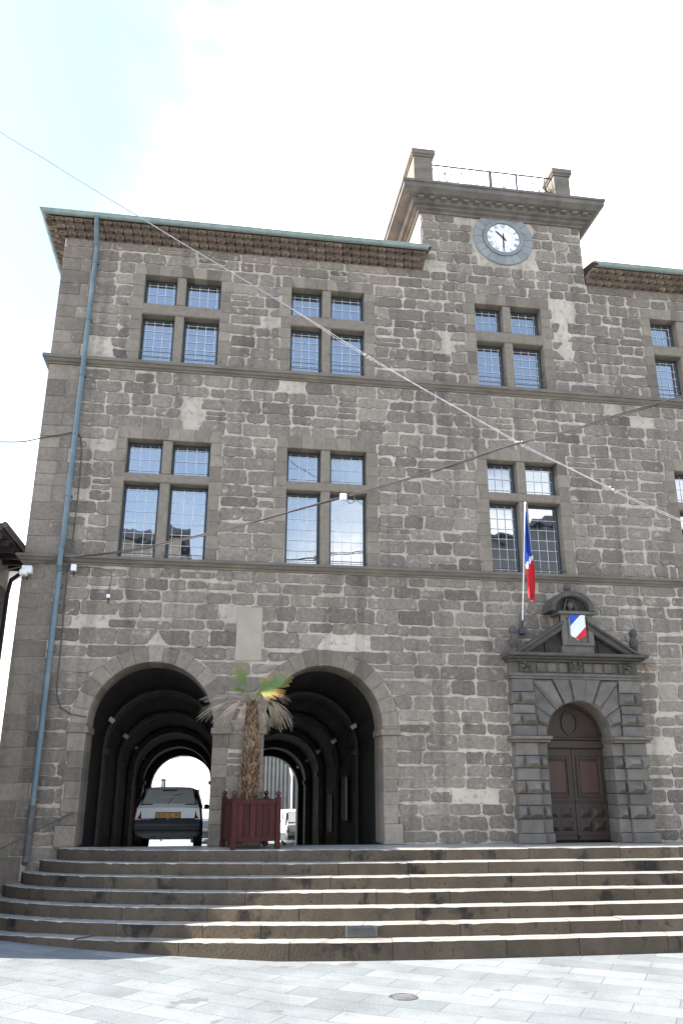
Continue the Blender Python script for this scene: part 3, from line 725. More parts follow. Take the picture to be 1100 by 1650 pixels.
# clock
CX, CZ = 6.19, 13.34
bm = B()
CLST = mat('pale_clock_stone', (.235, .24, .235), (.19, .195, .19), nscale=4, bump=.3, bscale=30, tone=(.82, 1.18))
for i in range(20):
    a0, a1 = 2*pi*i/20, 2*pi*(i+1)/20
    prism(bm, arc(CX, CZ, .5, a0, a1, 3)+arc(CX, CZ, .735, a1, a0, 3), -.045, .02, .012, random.gauss(.5, .2))
for i in range(32):
    a0, a1 = 2*pi*i/32, 2*pi*(i+1)/32
    prism(bm, arc(CX, CZ, .41, a0, a1, 1)+arc(CX, CZ, .5, a1, a0, 1), -.065, .02, 0, .35)
clock = put('clock', bm, CLST, hall)
bm = B(); prism(bm, arc(CX, CZ, .415, 0, 2*pi*47/48, 47), -.03, .01, 0); put('dial', bm, mat('white_enamel', (.82, .84, .85), (.78, .8, .81), rough=.3, spec=.5), clock)
bm = B()
for h in range(1, 13):
    a = pi/2-2*pi*h/12; s = ['', 'I', 'II', 'III', 'IIII', 'V', 'VI', 'VII', 'VIII', 'IX', 'X', 'XI', 'XII'][h]
    M = Matrix.Translation((CX+.335*cos(a), -.034, CZ+.335*sin(a))) @ FRONT @ Matrix.Rotation(a-pi/2, 4, 'Z') @ Matrix.Diagonal((.62, 1, 1, 1))
    text_mesh(bm, s, .16, M)
for r_ in (.245, .405):
    for i in range(48):
        a0, a1 = 2*pi*i/48, 2*pi*(i+1)/48; prism(bm, arc(CX, CZ, r_-.004, a0, a1, 1)+arc(CX, CZ, r_+.003, a1, a0, 1), -.033, -.029, 0)
put('numerals', bm, mat('slate_blue_paint', (.16, .18, .24), rough=.5), clock)
def hand(name, a, l, back, w):
    bm = B(); d = Vector((cos(a), sin(a))); n_ = Vector((-d.y, d.x)); c0 = Vector((CX, CZ))
    prism(bm, [tuple(c0-d*back-n_*w*.6), tuple(c0+d*l*.7-n_*w), tuple(c0+d*l), tuple(c0+d*l*.7+n_*w), tuple(c0-d*back+n_*w*.6)], -.05, -.042, 0); put(name, bm, BLACK, clock)
hand('hour_hand', pi/2+2*pi*1.5/12, .27, .1, .02); hand('minute_hand', -pi/2-.02, .33, .13, .017)
bm = B(); prism(bm, arc(CX, CZ, .03, 0, 2*pi*11/12, 11), -.056, -.04, 0); put('hub', bm, BLACK, clock)

# ------------------------------------------------------------------ staircase
stairs = thing('stone_staircase', 'wide curved flight of seven worn brown stone steps below the town hall', 'staircase', (0, 0, 0))
def curve(k, n=120, da=0, db=0):
    a, b = 6.55+.27*k-da, 1.2+.3*k-db; out = []
    for i in range(n+1):
        t = pi/2*i/n; out.append((4-a*cos(t), -b*sin(t)))
    for i in range(1, 41): out.append((4+i*.275, -b))
    return out
for k in range(7):
    zt = -.18*k; zb_ = zt-.2 if k < 6 else -1.7
    Cv = curve(k); Iv = curve(k, da=.62, db=min(.55, 1.2+.3*k-.05)); bm = B()
    acc = 0; cuts = [0]; nxt = random.uniform(.5, 1.1)
    for i in range(1, len(Cv)):
        acc += math.dist(Cv[i], Cv[i-1])
        if acc > nxt: cuts.append(i); acc = 0; nxt = random.uniform(.8, 1.7)
    cuts.append(len(Cv)-1)
    for a, b in zip(cuts, cuts[1:]):
        if b <= a: continue
        tone = min(1, max(0, random.gauss(.5, .22))); n_ = b-a
        idx = list(range(a, b+1)); P0 = [Vector(Cv[i]) for i in idx]; P1 = [Vector(Iv[i]) for i in idx]
        d0 = (P0[1]-P0[0]).normalized()*.004; P0[0] = P0[0]+d0; P0[-1] = P0[-1]-(P0[-1]-P0[-2]).normalized()*.004
        dz = random.uniform(-.004, .004)
        rows = []
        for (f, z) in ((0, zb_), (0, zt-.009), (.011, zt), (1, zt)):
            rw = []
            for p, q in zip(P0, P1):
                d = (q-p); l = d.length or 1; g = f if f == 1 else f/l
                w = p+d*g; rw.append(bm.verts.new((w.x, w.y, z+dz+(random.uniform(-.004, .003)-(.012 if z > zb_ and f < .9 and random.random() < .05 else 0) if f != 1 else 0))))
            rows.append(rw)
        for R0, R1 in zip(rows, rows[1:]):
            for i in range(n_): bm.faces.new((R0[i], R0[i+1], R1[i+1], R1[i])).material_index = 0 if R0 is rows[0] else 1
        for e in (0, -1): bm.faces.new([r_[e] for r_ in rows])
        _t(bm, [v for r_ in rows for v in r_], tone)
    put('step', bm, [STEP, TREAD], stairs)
bm = B(); c0 = curve(0, da=.3, db=.3); v = [bm.verts.new((x, y_, -.004)) for x, y_ in c0]+[bm.verts.new((15, .02, -.004)), bm.verts.new((-2.2, .02, -.004))]; bm.faces.new(v)
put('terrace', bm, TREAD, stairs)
bm = B(); yv = -(1.2+.3*5)
for i in range(5): box(bm, 2.02, 2.42, yv-.012, yv+.01, -1.03+i*.022, -1.02+i*.022)
box(bm, 1.99, 2.02, yv-.014, yv+.01, -1.05, -.91); box(bm, 2.42, 2.45, yv-.014, yv+.01, -1.05, -.91); box(bm, 2.02, 2.42, yv-.004, yv+.01, -1.05, -.91)
put('vent_grate', bm, CASTIRON, stairs)

# ------------------------------------------------------------------ placing helper: a measured direction and a depth give a point
def at(px, py, y):
    d = RIGHT*((px-550)/FPX) - UP*((py-825)/FPX) + FWD
    t = (y+DIST)/d.y; return Vector((d.x*t, y, EYE+d.z*t))

# ------------------------------------------------------------------ shield, flag
def clip(p, nx, nz_, c):
    out = []
    for i in range(len(p)):
        a, b = p[i], p[(i+1) % len(p)]; fa, fb = a[0]*nx+a[1]*nz_-c, b[0]*nx+b[1]*nz_-c
        if fa >= 0: out.append(a)
        if fa*fb < 0: t = fa/(fa-fb); out.append((a[0]+(b[0]-a[0])*t, a[1]+(b[1]-a[1])*t))
    return out
BLUE = mat('flag_blue', (.025, .08, .42), (.022, .07, .36), rough=.6); REDP = mat('flag_red', (.62, .02, .03), (.54, .018, .026), rough=.6); WHT = mat('flag_white', (.75, .75, .74), (.68, .68, .68), rough=.6)
bm = B(); sx, sz = 6.995, 4.0
p = [(sx-.16, sz+.23), (sx+.16, sz+.23), (sx+.16, sz-.16), (sx+.14, sz-.205), (sx+.05, sz-.235), (sx, sz-.28), (sx-.05, sz-.235), (sx-.14, sz-.205), (sx-.16, sz-.16)][::-1]
k = sqrt(.5); c1 = (-sx+sz)*k+.115; c2 = (-sx+sz)*k-.115
prism(bm, p, -.41, -.37, .0, mi=1)
for q, mi in ((clip(p, -k, k, c1), 0), (clip(clip(p, -k, k, c2), k, -k, -c1), 1), (clip(p, k, -k, -c2), 2)):
    prism(bm, q, -.425, -.405, .004, mi=mi)
tag(put('shield', bm, [BLUE, WHT, REDP]), 'blue white and red painted shield fixed on the stone plaque over the door', 'shield')
fl = thing('flag', 'limp blue white and red flag on a white pole beside the portal', 'flag', (0, 0, 0))
b0, b1 = Vector((5.96, -.1, 3.95)), Vector((5.775, -1.2, 6.25))
bm = B(); tube(bm, [b0, b0.lerp(b1, .08)], .022, 8, mi=1); tube(bm, [b0.lerp(b1, .06), b1], .0145, 8); ico(bm, b1, .026, 2); box(bm, 5.9, 6.02, -.14, -.02, 3.88, 4.0, mi=1)
put('pole', bm, [WHITEMET, IRON], fl)
bm = B(); nu, nv = 34, 14; rowsv = []
for i in range(nu+1):
    u = i/nu; z = 6.1-1.62*u; t = (z-3.95)/2.3; pole = b0.lerp(b1, min(max(t, 0), 1)); anchor = b0.lerp(b1, .55)
    px_, py_ = (pole.x, pole.y) if t > .62 else (pole.x*0+b0.lerp(b1, .62).x+.02, b0.lerp(b1, .62).y-.02)
    w = (.03+.125*min(1, u*2.2))*(1-.35*max(0, u-.6)/.4)
    rowsv.append([bm.verts.new((px_+w*j/nv+.008*sin(9*u+j), py_+.045*sin(j*1.5+2*u)*min(1, u*3+.3), z-.1*(j/nv)*u-.03*sin(j*.9)*u)) for j in range(nv+1)])
for i in range(nu):
    for j in range(nv):
        f = bm.faces.new((rowsv[i][j], rowsv[i][j+1], rowsv[i+1][j+1], rowsv[i+1][j])); w = i/nu+.16*(j/nv)
        f.material_index = 0 if w < .56 else (1 if w < .63 else 2)
put('cloth', bm, [BLUE, WHT, REDP], fl, smooth=True, fix=False)

# ------------------------------------------------------------------ planter and palm
PLX, PLY = .67, -.52
pl = thing('planter_box', 'red wooden planter box with ball finials on the terrace, holding the palm', 'planter', (PLX, PLY, 0), rz=radians(12))
h = .38
for sx_, sy_ in ((-1, -1), (1, -1), (1, 1), (-1, 1)):
    bm = B(); cx_, cy_ = sx_*h, sy_*h; box(bm, cx_-.042, cx_+.042, cy_-.042, cy_+.042, 0, .82, .5, .006); po = put('corner_post', bm, PLANTER, pl)
    bm = B(); lathe(bm, cx_, cy_, [(.02, .818), (.022, .835), (.04, .85), (.048, .875), (.04, .9), (.015, .915)], 12); put('ball_finial', bm, mat('dark_red_wood', (.06, .02, .016), rough=.4), po, smooth=True)
for k in range(4):
    R_ = Matrix.Rotation(k*pi/2, 4, 'Z'); bm = B(); y_ = -h
    n = 6; w = 2*(h-.042)/n
    for i in range(n): x0 = -h+.042+i*w; box(bm, x0+.004, x0+w-.004, y_-.012, y_+.012,   .17, .72, random.random(), .004)
    box(bm, -h+.042, h-.042, y_-.022, y_+.02, .7, .78, .6, .006); box(bm, -h+.042, h-.042, y_-.022, y_+.02, .12, .2, .5, .006)
    bm.transform(R_); put('side_panel', bm, PLANTER, pl)
bm = B(); box(bm, -h+.02, h-.02, -h+.02, h-.02, .14, .7); put('soil', bm, SOIL, pl)

palm = thing('palm_tree', 'small fan palm with shaggy trunk, drooping dead fronds and a few green ones', 'palm tree', (PLX-.05, PLY+.02, .7))
tx, ty = PLX-.05, PLY+.02
TRK = mat('palm_boots', (.2, .12, .065), (.1, .06, .035), nscale=7, rough=.85, tone=(.45, 1.6), bump=.3, bscale=40, col3=(.3, .25, .18), s3=5, m3=(.55, .7))
def tr(z): f = z/1.75; return (-.02*f+.03*sin(f*3), 0.0, z)
bm = B()
tube(bm, [tr(z) for z in (0, .3, .6, .9, 1.2, 1.5, 1.75)], [.13, .135, .125, .115, .1, .085, .06], 12, .2)
for i in range(430):
    z = (i/430)**.95*1.68; a = i*2.39996; r = .132-.055*max(0, z-.3)/1.4; c = Vector(tr(z))
    d = Vector((cos(a), sin(a), 0)); s_ = Vector((-sin(a), cos(a), 0)); q = c+d*r
    L = random.uniform(.07, .13); w = random.uniform(.022, .04); o = d*random.uniform(.02, .06)+Vector((0, 0, L)) ; tw = s_*random.uniform(-.03, .03)
    vs = [bm.verts.new(q-s_*w), bm.verts.new(q+s_*w), bm.verts.new(q+s_*w*.6+o*.7+tw), bm.verts.new(q+o+tw), bm.verts.new(q-s_*w*.6+o*.7+tw), bm.verts.new(q+d*.02+o*.45)]
    for t_ in ((0, 1, 5), (1, 2, 5), (2, 3, 5), (3, 4, 5), (4, 0, 5)): bm.faces.new([vs[k] for k in t_])
    _t(bm, vs, random.random())
for i in range(60):                                           # loose fibres
    z = random.uniform(.1, 1.7); a = random.random()*6.3; r = .13-.05*z/1.7; c = Vector(tr(z)); d = Vector((cos(a), sin(a), 0))
    tube(bm, [c+d*r, c+d*(r+.05)+Vector((0, 0, random.uniform(-.03, .08)))], .003, 3, random.random())
put('trunk', bm, TRK, palm, fix=False)
def frond_mat():
    m = bpy.data.materials.new('fan_leaf'); m.use_nodes = True; t = m.node_tree; b = t.nodes['Principled BSDF']
    a = N(t, 'ShaderNodeAttribute', attribute_name='tone'); r = N(t, 'ShaderNodeValToRGB'); t.links.new(a.outputs['Fac'], r.inputs[0])
    e = r.color_ramp.elements; e[0].position = 0; e[0].color = (.07, .12, .02, 1); e[1].position = 1; e[1].color = (.22, .1, .03, 1)
    q = e.new(.45); q.color = (.11, .15, .025, 1); q = e.new(.75); q.color = (.3, .2, .03, 1)
    t.links.new(r.outputs[0], b.inputs['Base Color']); b.inputs['Roughness'].default_value = .5; return m
LEAF = frond_mat(); DEAD = mat('dead_leaf', (.3, .24, .17), (.19, .15, .105), nscale=9, rough=.8, tone=(.55, 1.35))
crown = Vector((0, 0, 1.66))
def frond(tip0, d, nrm, L, span, n, droop, dead=0, base=0.0, label=None):
    """petiole from the crown to tip0, then a fan of segments about direction d in the plane with normal nrm"""
    bm = B(); tip0 = Vector(tip0); d = Vector(d).normalized(); nrm = Vector(nrm); nrm = (nrm-d*nrm.dot(d)).normalized(); side = d.cross(nrm)
    c0 = crown+Vector((random.uniform(-.02, .02), random.uniform(-.02, .02), random.uniform(-.05, .05)))
    mid = c0.lerp(tip0, .5)+Vector((0, 0, .05)); tube(bm, [c0, mid, tip0], [.012, .01, .008], 5, .55)
    step = span/n
    for i in range(n):
        a = span*((i+.5)/n-.5); dd = d*cos(a)+side*sin(a)
        LL = L*(1-.3*abs(2*a/span)**2)*random.uniform(.88, 1.05); sd_ = (-d*sin(a)+side*cos(a)); prev = None
        jit = random.uniform(-.25, .25)*droop; vs = []
        for t_ in (.0, .2, .45, .62, .8, 1):
            w = max(.003, (tip_w(t_)*LL*step*.55)); fold = nrm*(.35*w*(1 if t_ < .9 else 0))
            q = tip0+dd*LL*t_*(1-.25*droop*t_*t_)-Vector((0, 0, 1))*LL*(droop+jit)*t_**2.4*.8+nrm*(.05*L*(1-cos(a))*2)
            vs.append((bm.verts.new(q-sd_*w), bm.verts.new(q+fold), bm.verts.new(q+sd_*w)))
            l = bm.verts.layers.float['tone']
            for v in vs[-1]: v[l] = min(1, max(0, base+.75*t_**1.6+random.uniform(-.06, .06))) if not dead else random.random()
        for A_, B_ in zip(vs, vs[1:]):
            bm.faces.new((A_[0], A_[1], B_[1], B_[0])); bm.faces.new((A_[1], A_[2], B_[2], B_[1]))
    o = put('frond', bm, DEAD if dead else LEAF, palm, fix=False); o['label'] = label or ('dry grey-tan drooping frond' if dead else 'green fan frond with orange tips')
def tip_w(t): return t if t < .5 else .5*(1-(t-.5)/.5)**.8
frond((-.12, -.05, 1.98), (-.4, -.15, .85), (.7, -.75, .3), .52, radians(75), 28, .0, base=.05)
frond((-.14, .05, 1.92), (-.85, -.1, .25), (.2, -.7, .7), .3, radians(70), 14, .1, base=.1)
frond((.28, -.02, 1.98), (.82, -.1, .5), (-.35, -.8, .5), .52, radians(72), 28, .05, base=.0)
frond((.12, -.16, 1.9), (.88, -.45, -.02), (.0, -.55, .8), .52, radians(100), 30, .15, base=.28)
frond((.16, .1, 1.95), (.5, .3, .75), (-.3, -.8, .4), .42, radians(70), 22, .05, base=.2)
frond((.16, .0, 1.7), (.3, -.1, -.95), (0, -1, .1), .5, radians(40), 11, .2, 1)
frond((-.34, -.06, 1.82), (-.97, -.15, -.02), (0, -.5, .8), .62, radians(34), 13, .15, 1)
frond((-.38, -.1, 1.72), (-.92, -.25, -.25), (0, -.6, .7), .66, radians(40), 14, .3, 1)
frond((-.2, -.14, 1.74), (-.62, -.3, -.6), (0, -1, .1), .62, radians(36), 13, .3, 1)
frond((-.26, .1, 1.74), (-.8, .3, -.45), (0, -1, .1), .56, radians(40), 12, .4, 1)
frond((-.1, -.12, 1.72), (-.3, -.3, -.9), (0, -1, .1), .5, radians(34), 10, .2, 1)
frond((.3, -.08, 1.76), (.8, -.2, -.45), (0, -.7, .6), .6, radians(46), 16, .5, 1)
frond((.28, .05, 1.74), (.55, .1, -.8), (0, -.9, .2), .52, radians(40), 13, .3, 1)
frond((.3, -.04, 1.86), (.95, -.2, .05), (0, -.6, .7), .45, radians(40), 12, .4, 1)

# ------------------------------------------------------------------ cars
def make_car(label, col, loc, pitch, rz=0, detail=True, group=None):
    r = thing('hatchback_car', label, 'car', loc, group); r.rotation_euler = (pitch, 0, rz)
    PAINT = mat('car_paint_'+col[0], col[1], tuple(c*.92 for c in col[1]), rough=.35, spec=.5, coat=.5)
    PLASTIC = mat('grey_bumper_plastic', (.06, .065, .07), (.05, .054, .06), rough=.5, bump=.1)
    st = [(.0, .36, .7, .74, .84, .70, .86), (.05, .34, .72, .76, .87, .68, .93), (.2, .3, .74, .785, .88, .62, 1.12), (.42, .2, .75, .79, .89, .57, 1.345), (.6, .18, .75, .79, .89, .58, 1.375), (1.2, .18, .75, .79, .88, .58, 1.39), (1.9, .18, .75, .79, .87, .57, 1.36), (2.15, .18, .75, .79, .86, .58, 1.24), (2.55, .18, .75, .785, .85, .66, .93), (3.1, .2, .74, .77, .8, .62, .85), (3.45, .24, .71, .74, .72, .55, .77), (3.55, .3, .66, .7, .62, .5, .66)]
    bm = B(); rings = []
    for y, zb, wb, w, zbelt, wr, zr in st:
        half = [(wb*.9, zb), (wb, zb+.06), (w, zb+.2), (w, (zb+zbelt)/2+.06), (w-.03, zbelt-.01), (wr+(w-wr)*.25, zbelt+(zr-zbelt)*.5), (wr, zr-.03 if zr > zbelt+.1 else zr-.01), (wr*.8, zr), (wr*.3, zr+.012)]
        pts = half+[(-x, z) for x, z in half[::-1]]
        rings.append([bm.verts.new((x, y, z)) for x, z in pts])
    for A_, B_ in zip(rings, rings[1:]):
        for k in range(len(A_)): bm.faces.new((A_[k], A_[(k+1) % len(A_)], B_[(k+1) % len(A_)], B_[k]))
    bm.faces.new(rings[0]); bm.faces.new(rings[-1])
    body = put('body', bm, PAINT, r, smooth=False)
    def quad(name, pts, m_, parent, th=.012, nrm=(0, -1, 0)):
        bm = B(); n_ = Vector(nrm).normalized()*th; A_ = [bm.verts.new(Vector(p)+n_) for p in pts]; D_ = [bm.verts.new(Vector(p)-n_*.5) for p in pts]
        bm.faces.new(A_)
        for k in range(len(pts)): bm.faces.new((A_[k], A_[(k+1) % len(pts)], D_[(k+1) % len(pts)], D_[k]))
        return put(name, bm, m_, parent)
    RUB = mat('window_rubber', (.012, .012, .012), rough=.5)
    quad('window_seal', [(-.655, .06, .93), (.655, .06, .93), (.545, .39, 1.325), (-.545, .39, 1.325)], RUB, r, .012, (0, -1, .75))
    quad('rear_window', [(-.615, .075, .955), (.615, .075, .955), (.52, .375, 1.305), (-.52, .375, 1.305)], CARGLASS, r, .02, (0, -1, .75))
    for s in (-1, 1):
        quad('side_window', [(s*.742, .55, .95), (s*.74, 1.95, .94), (s*.63, 1.7, 1.3), (s*.635, .62, 1.3)], CARGLASS, r, .03, (s, 0, .3))
    quad('windscreen', [(-.6, 2.5, .95), (.6, 2.5, .95), (.5, 2.14, 1.25), (-.5, 2.14, 1.25)], CARGLASS, r, .03, (0, 1, .8))
    TL_ = mat('tail_lamp_red', (.25, .008, .012), (.2, .006, .01), rough=.2, spec=.6); 
    for s in (-1, 1):
        lp = quad('tail_light', [(s*.61, -.012, .62), (s*.765, .03, .62), (s*.76, .08, .9), (s*.62, .02, .88)], TL_, r, .014, (s*.5, -1, .1))
        quad('lamp_surround', [(s*.63, .035, .88), (s*.755, .085, .9), (s*.62, .4, 1.3), (s*.575, .37, 1.3)], RUB, lp, .012, (s*.5, -1, .6))
    bm = B(); prof = [(-.1, .34), (-.13, .39), (-.13, .5), (-.1, .55), (-.06, .6), (.02, .6)]
    path = lambda o: [(-.8, .5), (-.8, -o*.3+.08), (-.72, o+.0), (.72, o+.0), (.8, -o*.3+.08), (.8, .5)]
    rw = []
    for o, z in prof: rw.append([bm.verts.new((x*(1 if z < .56 else .985), yy, z)) for x, yy in ((-.8, .55), (-.8, .0), (-.73, o), (0, o-.02), (.73, o), (.8, .0), (.8, .55))])
    for A_, B_ in zip(rw, rw[1:]):
        for k in range(6): bm.faces.new((A_[k], A_[k+1], B_[k+1], B_[k]))
    bm.faces.new(rw[0]); bm.faces.new(rw[-1]); bu = put('bumper', bm, PLASTIC, r)
    bm = B(); box(bm, -.72, .72, -.155, -.11, .42, .445); put('rub_strip', bm, RUB, bu)
    if detail:
        bm = B(); box(bm, -.29, .29, -.018, .01, .62, .77); box(bm, -.262, .262, -.026, -.01, .64, .75, c=.004, mi=1)
        text_mesh(bm, '8102 XL 34', .108, Matrix.Translation((0, -.029, .695)) @ FRONT @ Matrix.Diagonal((.88, 1, 1, 1)), 2)
        put('number_plate', bm, [PLASTIC, mat('plate_yellow', (.75, .36, .05), (.68, .32, .045), rough=.4), BLACK], r)
        bm = B(); text_mesh(bm, 'RENAULT', .062, Matrix.Translation((-.46, -.022, .61)) @ FRONT); put('badge', bm, WHITEMET, body)
        bm = B(); box(bm, -.62, .62, -.012, .01, .59, .63); put('hatch_trim', bm, RUB, body)
        bm = B(); ico(bm, (0, -.025, .61), .018, 2); put('lock', bm, WHITEMET, body)
        bm = B(); tube(bm, [(-.02, .045, .95), (.1, .2, 1.15), (.3, .24, 1.2)], .008, 5); tube(bm, [(-.18, .33, 1.28), (.16, .33, 1.285)], .018, 6); put('rear_wiper', bm, RUB, r)
        bm = B(); tube(bm, [(-.3, .0, .22), (-.3, .8, .22)], .03, 8); put('exhaust', bm, CASTIRON, r)
    for s in (-1, 1):
        bm = B(); box(bm, min(s*.8, s*.93), max(s*.8, s*.93), 1.9, 1.98, .93, 1.04, c=.02); put('mirror', bm, PLASTIC, r)
        for yw in (.62, 2.95):
            bm = B(); n = 22; prof = [(.27, -.09), (.285, -.07), (.285, .07), (.27, .09), (.17, .09), (.17, -.09)]
            rg = [[bm.verts.new((s*.69+o, yw+rr*cos(2*pi*k/n), .285+rr*sin(2*pi*k/n))) for k in range(n)] for rr, o in prof]
            for A_, B_ in zip(rg, rg[1:]+rg[:1]):
                for k in range(n): bm.faces.new((A_[k], A_[(k+1) % n], B_[(k+1) % n], B_[k]))
            w = put('wheel', bm, BLACK, r)
            bm = B(); box(bm, s*.69-.06, s*.69+.06, yw-.115, yw+.115, .17, .4, c=.05); put('rim', bm, mat('wheel_rim', (.35, .35, .36), rough=.4, metallic=.6), w)
    return r
make_car('white hatchback with grey bumper and yellow number plate parked inside the left archway', ('white', (.8, .81, .8)), (-.89, 2.95, -SL*2.95+.004), -math.atan(SL)).scale = (.9, .9, .87)
make_car('white car parked in the sunny street, seen past the planter through the right archway', ('bright_white', (.75, .76, .77)), (3.55, 17.6, gz(3.5)), 0, radians(16), False)
make_car('small dark grey car far behind the hatchback, at the right edge of the left archway', ('grey', (.16, .18, .22)), (-.05, 20.2, gz(0)), 0, radians(-6), False)

# ------------------------------------------------------------------ lamps, boxes, cables
LAMPW = mat('white_lamp_housing', (.75, .76, .74), (.7, .7, .68), rough=.35)
ordn = ['nearest the square', 'second from the square', 'third from the square', 'fourth from the square', 'fifth and farthest from the square']
def vlamp(p, sg, label):
    r = thing('wall_lamp', label, 'lamp', p, 'white lamps along the passage vaults')
    bm = B(); box(bm, -.06, .06, -.1, .1, -.05, .05, c=.012); o = put('housing', bm, LAMPW, r); o.rotation_euler = (0, radians(35*sg), 0)
    bm = B(); tube(bm, [(0, 0, .03), (-sg*.1, .0, .12)], .015, 6); put('bracket', bm, CASTIRON, r)
for i, (px, py, y) in enumerate(((180, 1160, 3.4), (203, 1186, 6.4), (218, 1204, 9.5), (230, 1221, 12.6))): vlamp(at(px, py, y), 1, 'white lamp under the left vault, '+ordn[i])
for i, (px, py, y) in enumerate(((570, 1170, 3.4), (538, 1194, 6.5), (513, 1211, 9.6), (495, 1225, 12.7), (481, 1235, 15.2))): vlamp(at(px, py, y), -1, 'white lamp under the right vault, '+ordn[i])
def jbox(p, w, d, h_, label, name='junction_box', cat='junction box', lens=False):
    r = thing(name, label, cat, p)
    bm = B(); box(bm, -w/2, w/2, -d, 0, -h_/2, h_/2, c=.01); put('housing', bm, LAMPW, r)
    bm = B(); tube(bm, [(0, -d*.4, -h_/2), (.01, -d*.4, -h_/2-.06), (.0, -.02, -h_/2-.1)], .012, 6); put('cable_gland', bm, BLACK, r)
    if lens:
        bm = B(); box(bm, -w*.62, w*.1, -d-.07, -d*.3, -h_*.9, -h_*.1, c=.02); put('sensor_head', bm, LAMPW, r)
jbox(at(46, 920, -.03), .18, .16, .14, 'white floodlight box with sensor at the left corner under the stone ledge', 'floodlight', 'floodlight', True)
jbox(at(120, 916, -.03), .1, .1, .13, 'white junction box just right of the downpipe under the stone ledge')
jbox(at(175, 961, -.02), .07, .05, .07, 'tiny white box alone on the wall at the end of a thin wire')
CABW = mat('white_cable', (.62, .6, .56), (.42, .4, .37), nscale=12, rough=.5); CABK = mat('dark_cable', (.09, .075, .065), (.06, .05, .045), rough=.6)
def cable(name, label, pts, r, m_, n=24, wob=.012, twin=False, cat='cable'):
    P_ = [Vector(p) for p in pts]; full = []
    for a, b in zip(P_, P_[1:]):
        L = (b-a).length; k = max(2, int(L/.25))
        for i in range(k): full.append(a.lerp(b, i/k))
    full.append(P_[-1])
    # soften the corners
    for _ in range(2): full = [full[0]]+[full[i]*.5+(full[i-1]+full[i+1])*.25 for i in range(1, len(full)-1)]+[full[-1]]
    full = [p+Vector((0, noise.noise(p*1.3)*wob, noise.noise(p*1.1+Vector((9, 0, 0)))*wob)) for p in full]
    bm = B(); tube(bm, full, r, 6)
    if twin: tube(bm, [p+Vector((0, .03*sin(i*.5), -.035*abs(sin(i*.21)))) for i, p in enumerate(full)], r*.8, 5)
    return bm, full, label, name, m_, cat
def done(c_, extra=None):
    bm, full, label, name, m_, cat = c_
    if extra: extra(bm, full)
    return tag(put(name, bm, m_), label, cat)
yc = -3.0; X0 = at(835, 713, yc)
def knots(bm, full):
    for px, py in ((592, 574), (836, 713), (985, 788)):
        p = at(px, py, yc)
        for k in range(5): ico(bm, p+Vector((random.uniform(-.05, .05), random.uniform(-.03, .03), random.uniform(-.03, .03))), random.uniform(.014, .026), 1, rough=.6)
        tube(bm, [p, p+Vector((.05, -.02, -.09)), p+Vector((.1, 0, -.03))], .008, 5)
done(cable('overhead_cable', 'thick white cable with knots slanting down to the right across the whole facade', [at(470, 497, yc), at(592, 573, yc), at(700, 637, yc), X0, at(985, 788, yc), at(1150, 862, yc)], .0075, CABW, twin=True), knots)
done(cable('support_wire', 'thin pale wire running from the upper left sky down to the white cable', [at(-80, 170, yc), at(0, 212, yc), at(250, 365, yc), at(470, 497, yc)], .009, mat('grey_wire', (.42, .41, .4), rough=.4)))
def clamp(bm, full):
    p = at(553, 801, -1.9); box(bm, p.x-.06, p.x+.06, p.y-.04, p.y+.04, p.z-.06, p.z+.06, c=.01, mi=1); tube(bm, [p, p+Vector((.12, 0, -.12)), p+Vector((.2, 0, -.08)), p+Vector((.2, 0, .03))], .008, 5)
done(cable('overhead_cable', 'dark brown twisted cable rising from the downpipe ledge to the upper right window', [at(118, 898, -.16), at(210, 886, -.5), at(330, 861, -1.0), at(440, 832, -1.45), at(555, 800, -1.9), at(690, 762, -2.4), X0, at(920, 694, -3.3), at(1000, 665, -3.6), at(1150, 625, -4.1)], .0125, [CABK, LAMPW], twin=True), clamp)
done(cable('side_cable', 'thin dark cable coming in from the left edge to the corner of the upper storey', [at(-60, 711, -.35), at(0, 712, -.25), at(45, 714, -.15), at(66, 704, -.03), at(100, 702, -.03), at(116, 697, -.06)], .012, CABK))
done(cable('ledge_cable', 'thin dark cable from the left edge to the white floodlight under the ledge', [at(-30, 925, -.6), at(0, 921, -.4), at(30, 914, -.15), at(48, 910, -.12), at(70, 907, -.1), at(110, 899, -.16)], .012, CABK))
done(cable('wall_cable', 'black cable running down the wall beside the blue downpipe', [at(153, 388, -.03), at(141, 500, -.03), at(128, 620, -.03), at(118, 690, -.04), at(134, 702, -.03), at(128, 780, -.03), at(116, 880, -.03), at(112, 900, -.17), at(108, 925, -.03), at(97, 1060, -.03), at(86, 1150, -.03), at(140, 1155, -.03)], .013, CABK, wob=.006))
done(cable('thin_wire', 'thin wire on the wall from the downpipe ledge to the tiny white box', [at(118, 914, -.02), at(150, 914, -.02), at(180, 917, -.02), at(182, 930, -.02), at(176, 945, -.02), at(175, 958, -.02)], .007, CABK, wob=.004))
done(cable('rope', 'grey rope stretched from the lower left edge up to the left arch pier', [at(-40, 1391, -.9), at(0, 1369, -.7), at(60, 1337, -.35), at(118, 1309, -.04)], .014, CABK, wob=.006))

# manhole
mh = thing('manhole_cover', 'small round iron manhole cover set in the pale paving', 'manhole cover', (2.31, -4.99, gz(2.31)))
bm = B()
lathe(bm, 0, 0, [(.17, .0), (.17, .006), (.15, .006), (.15, .003), (.0001, .003)], 28); put('cover', bm, CASTIRON, mh)
bm = B()
for i in range(-2, 3): box(bm, -.11, .11, i*.045-.009, i*.045+.009, .004, .008)
put('ribs', bm, mat('worn_iron', (.3, .3, .3), (.2, .2, .2), rough=.5), mh)

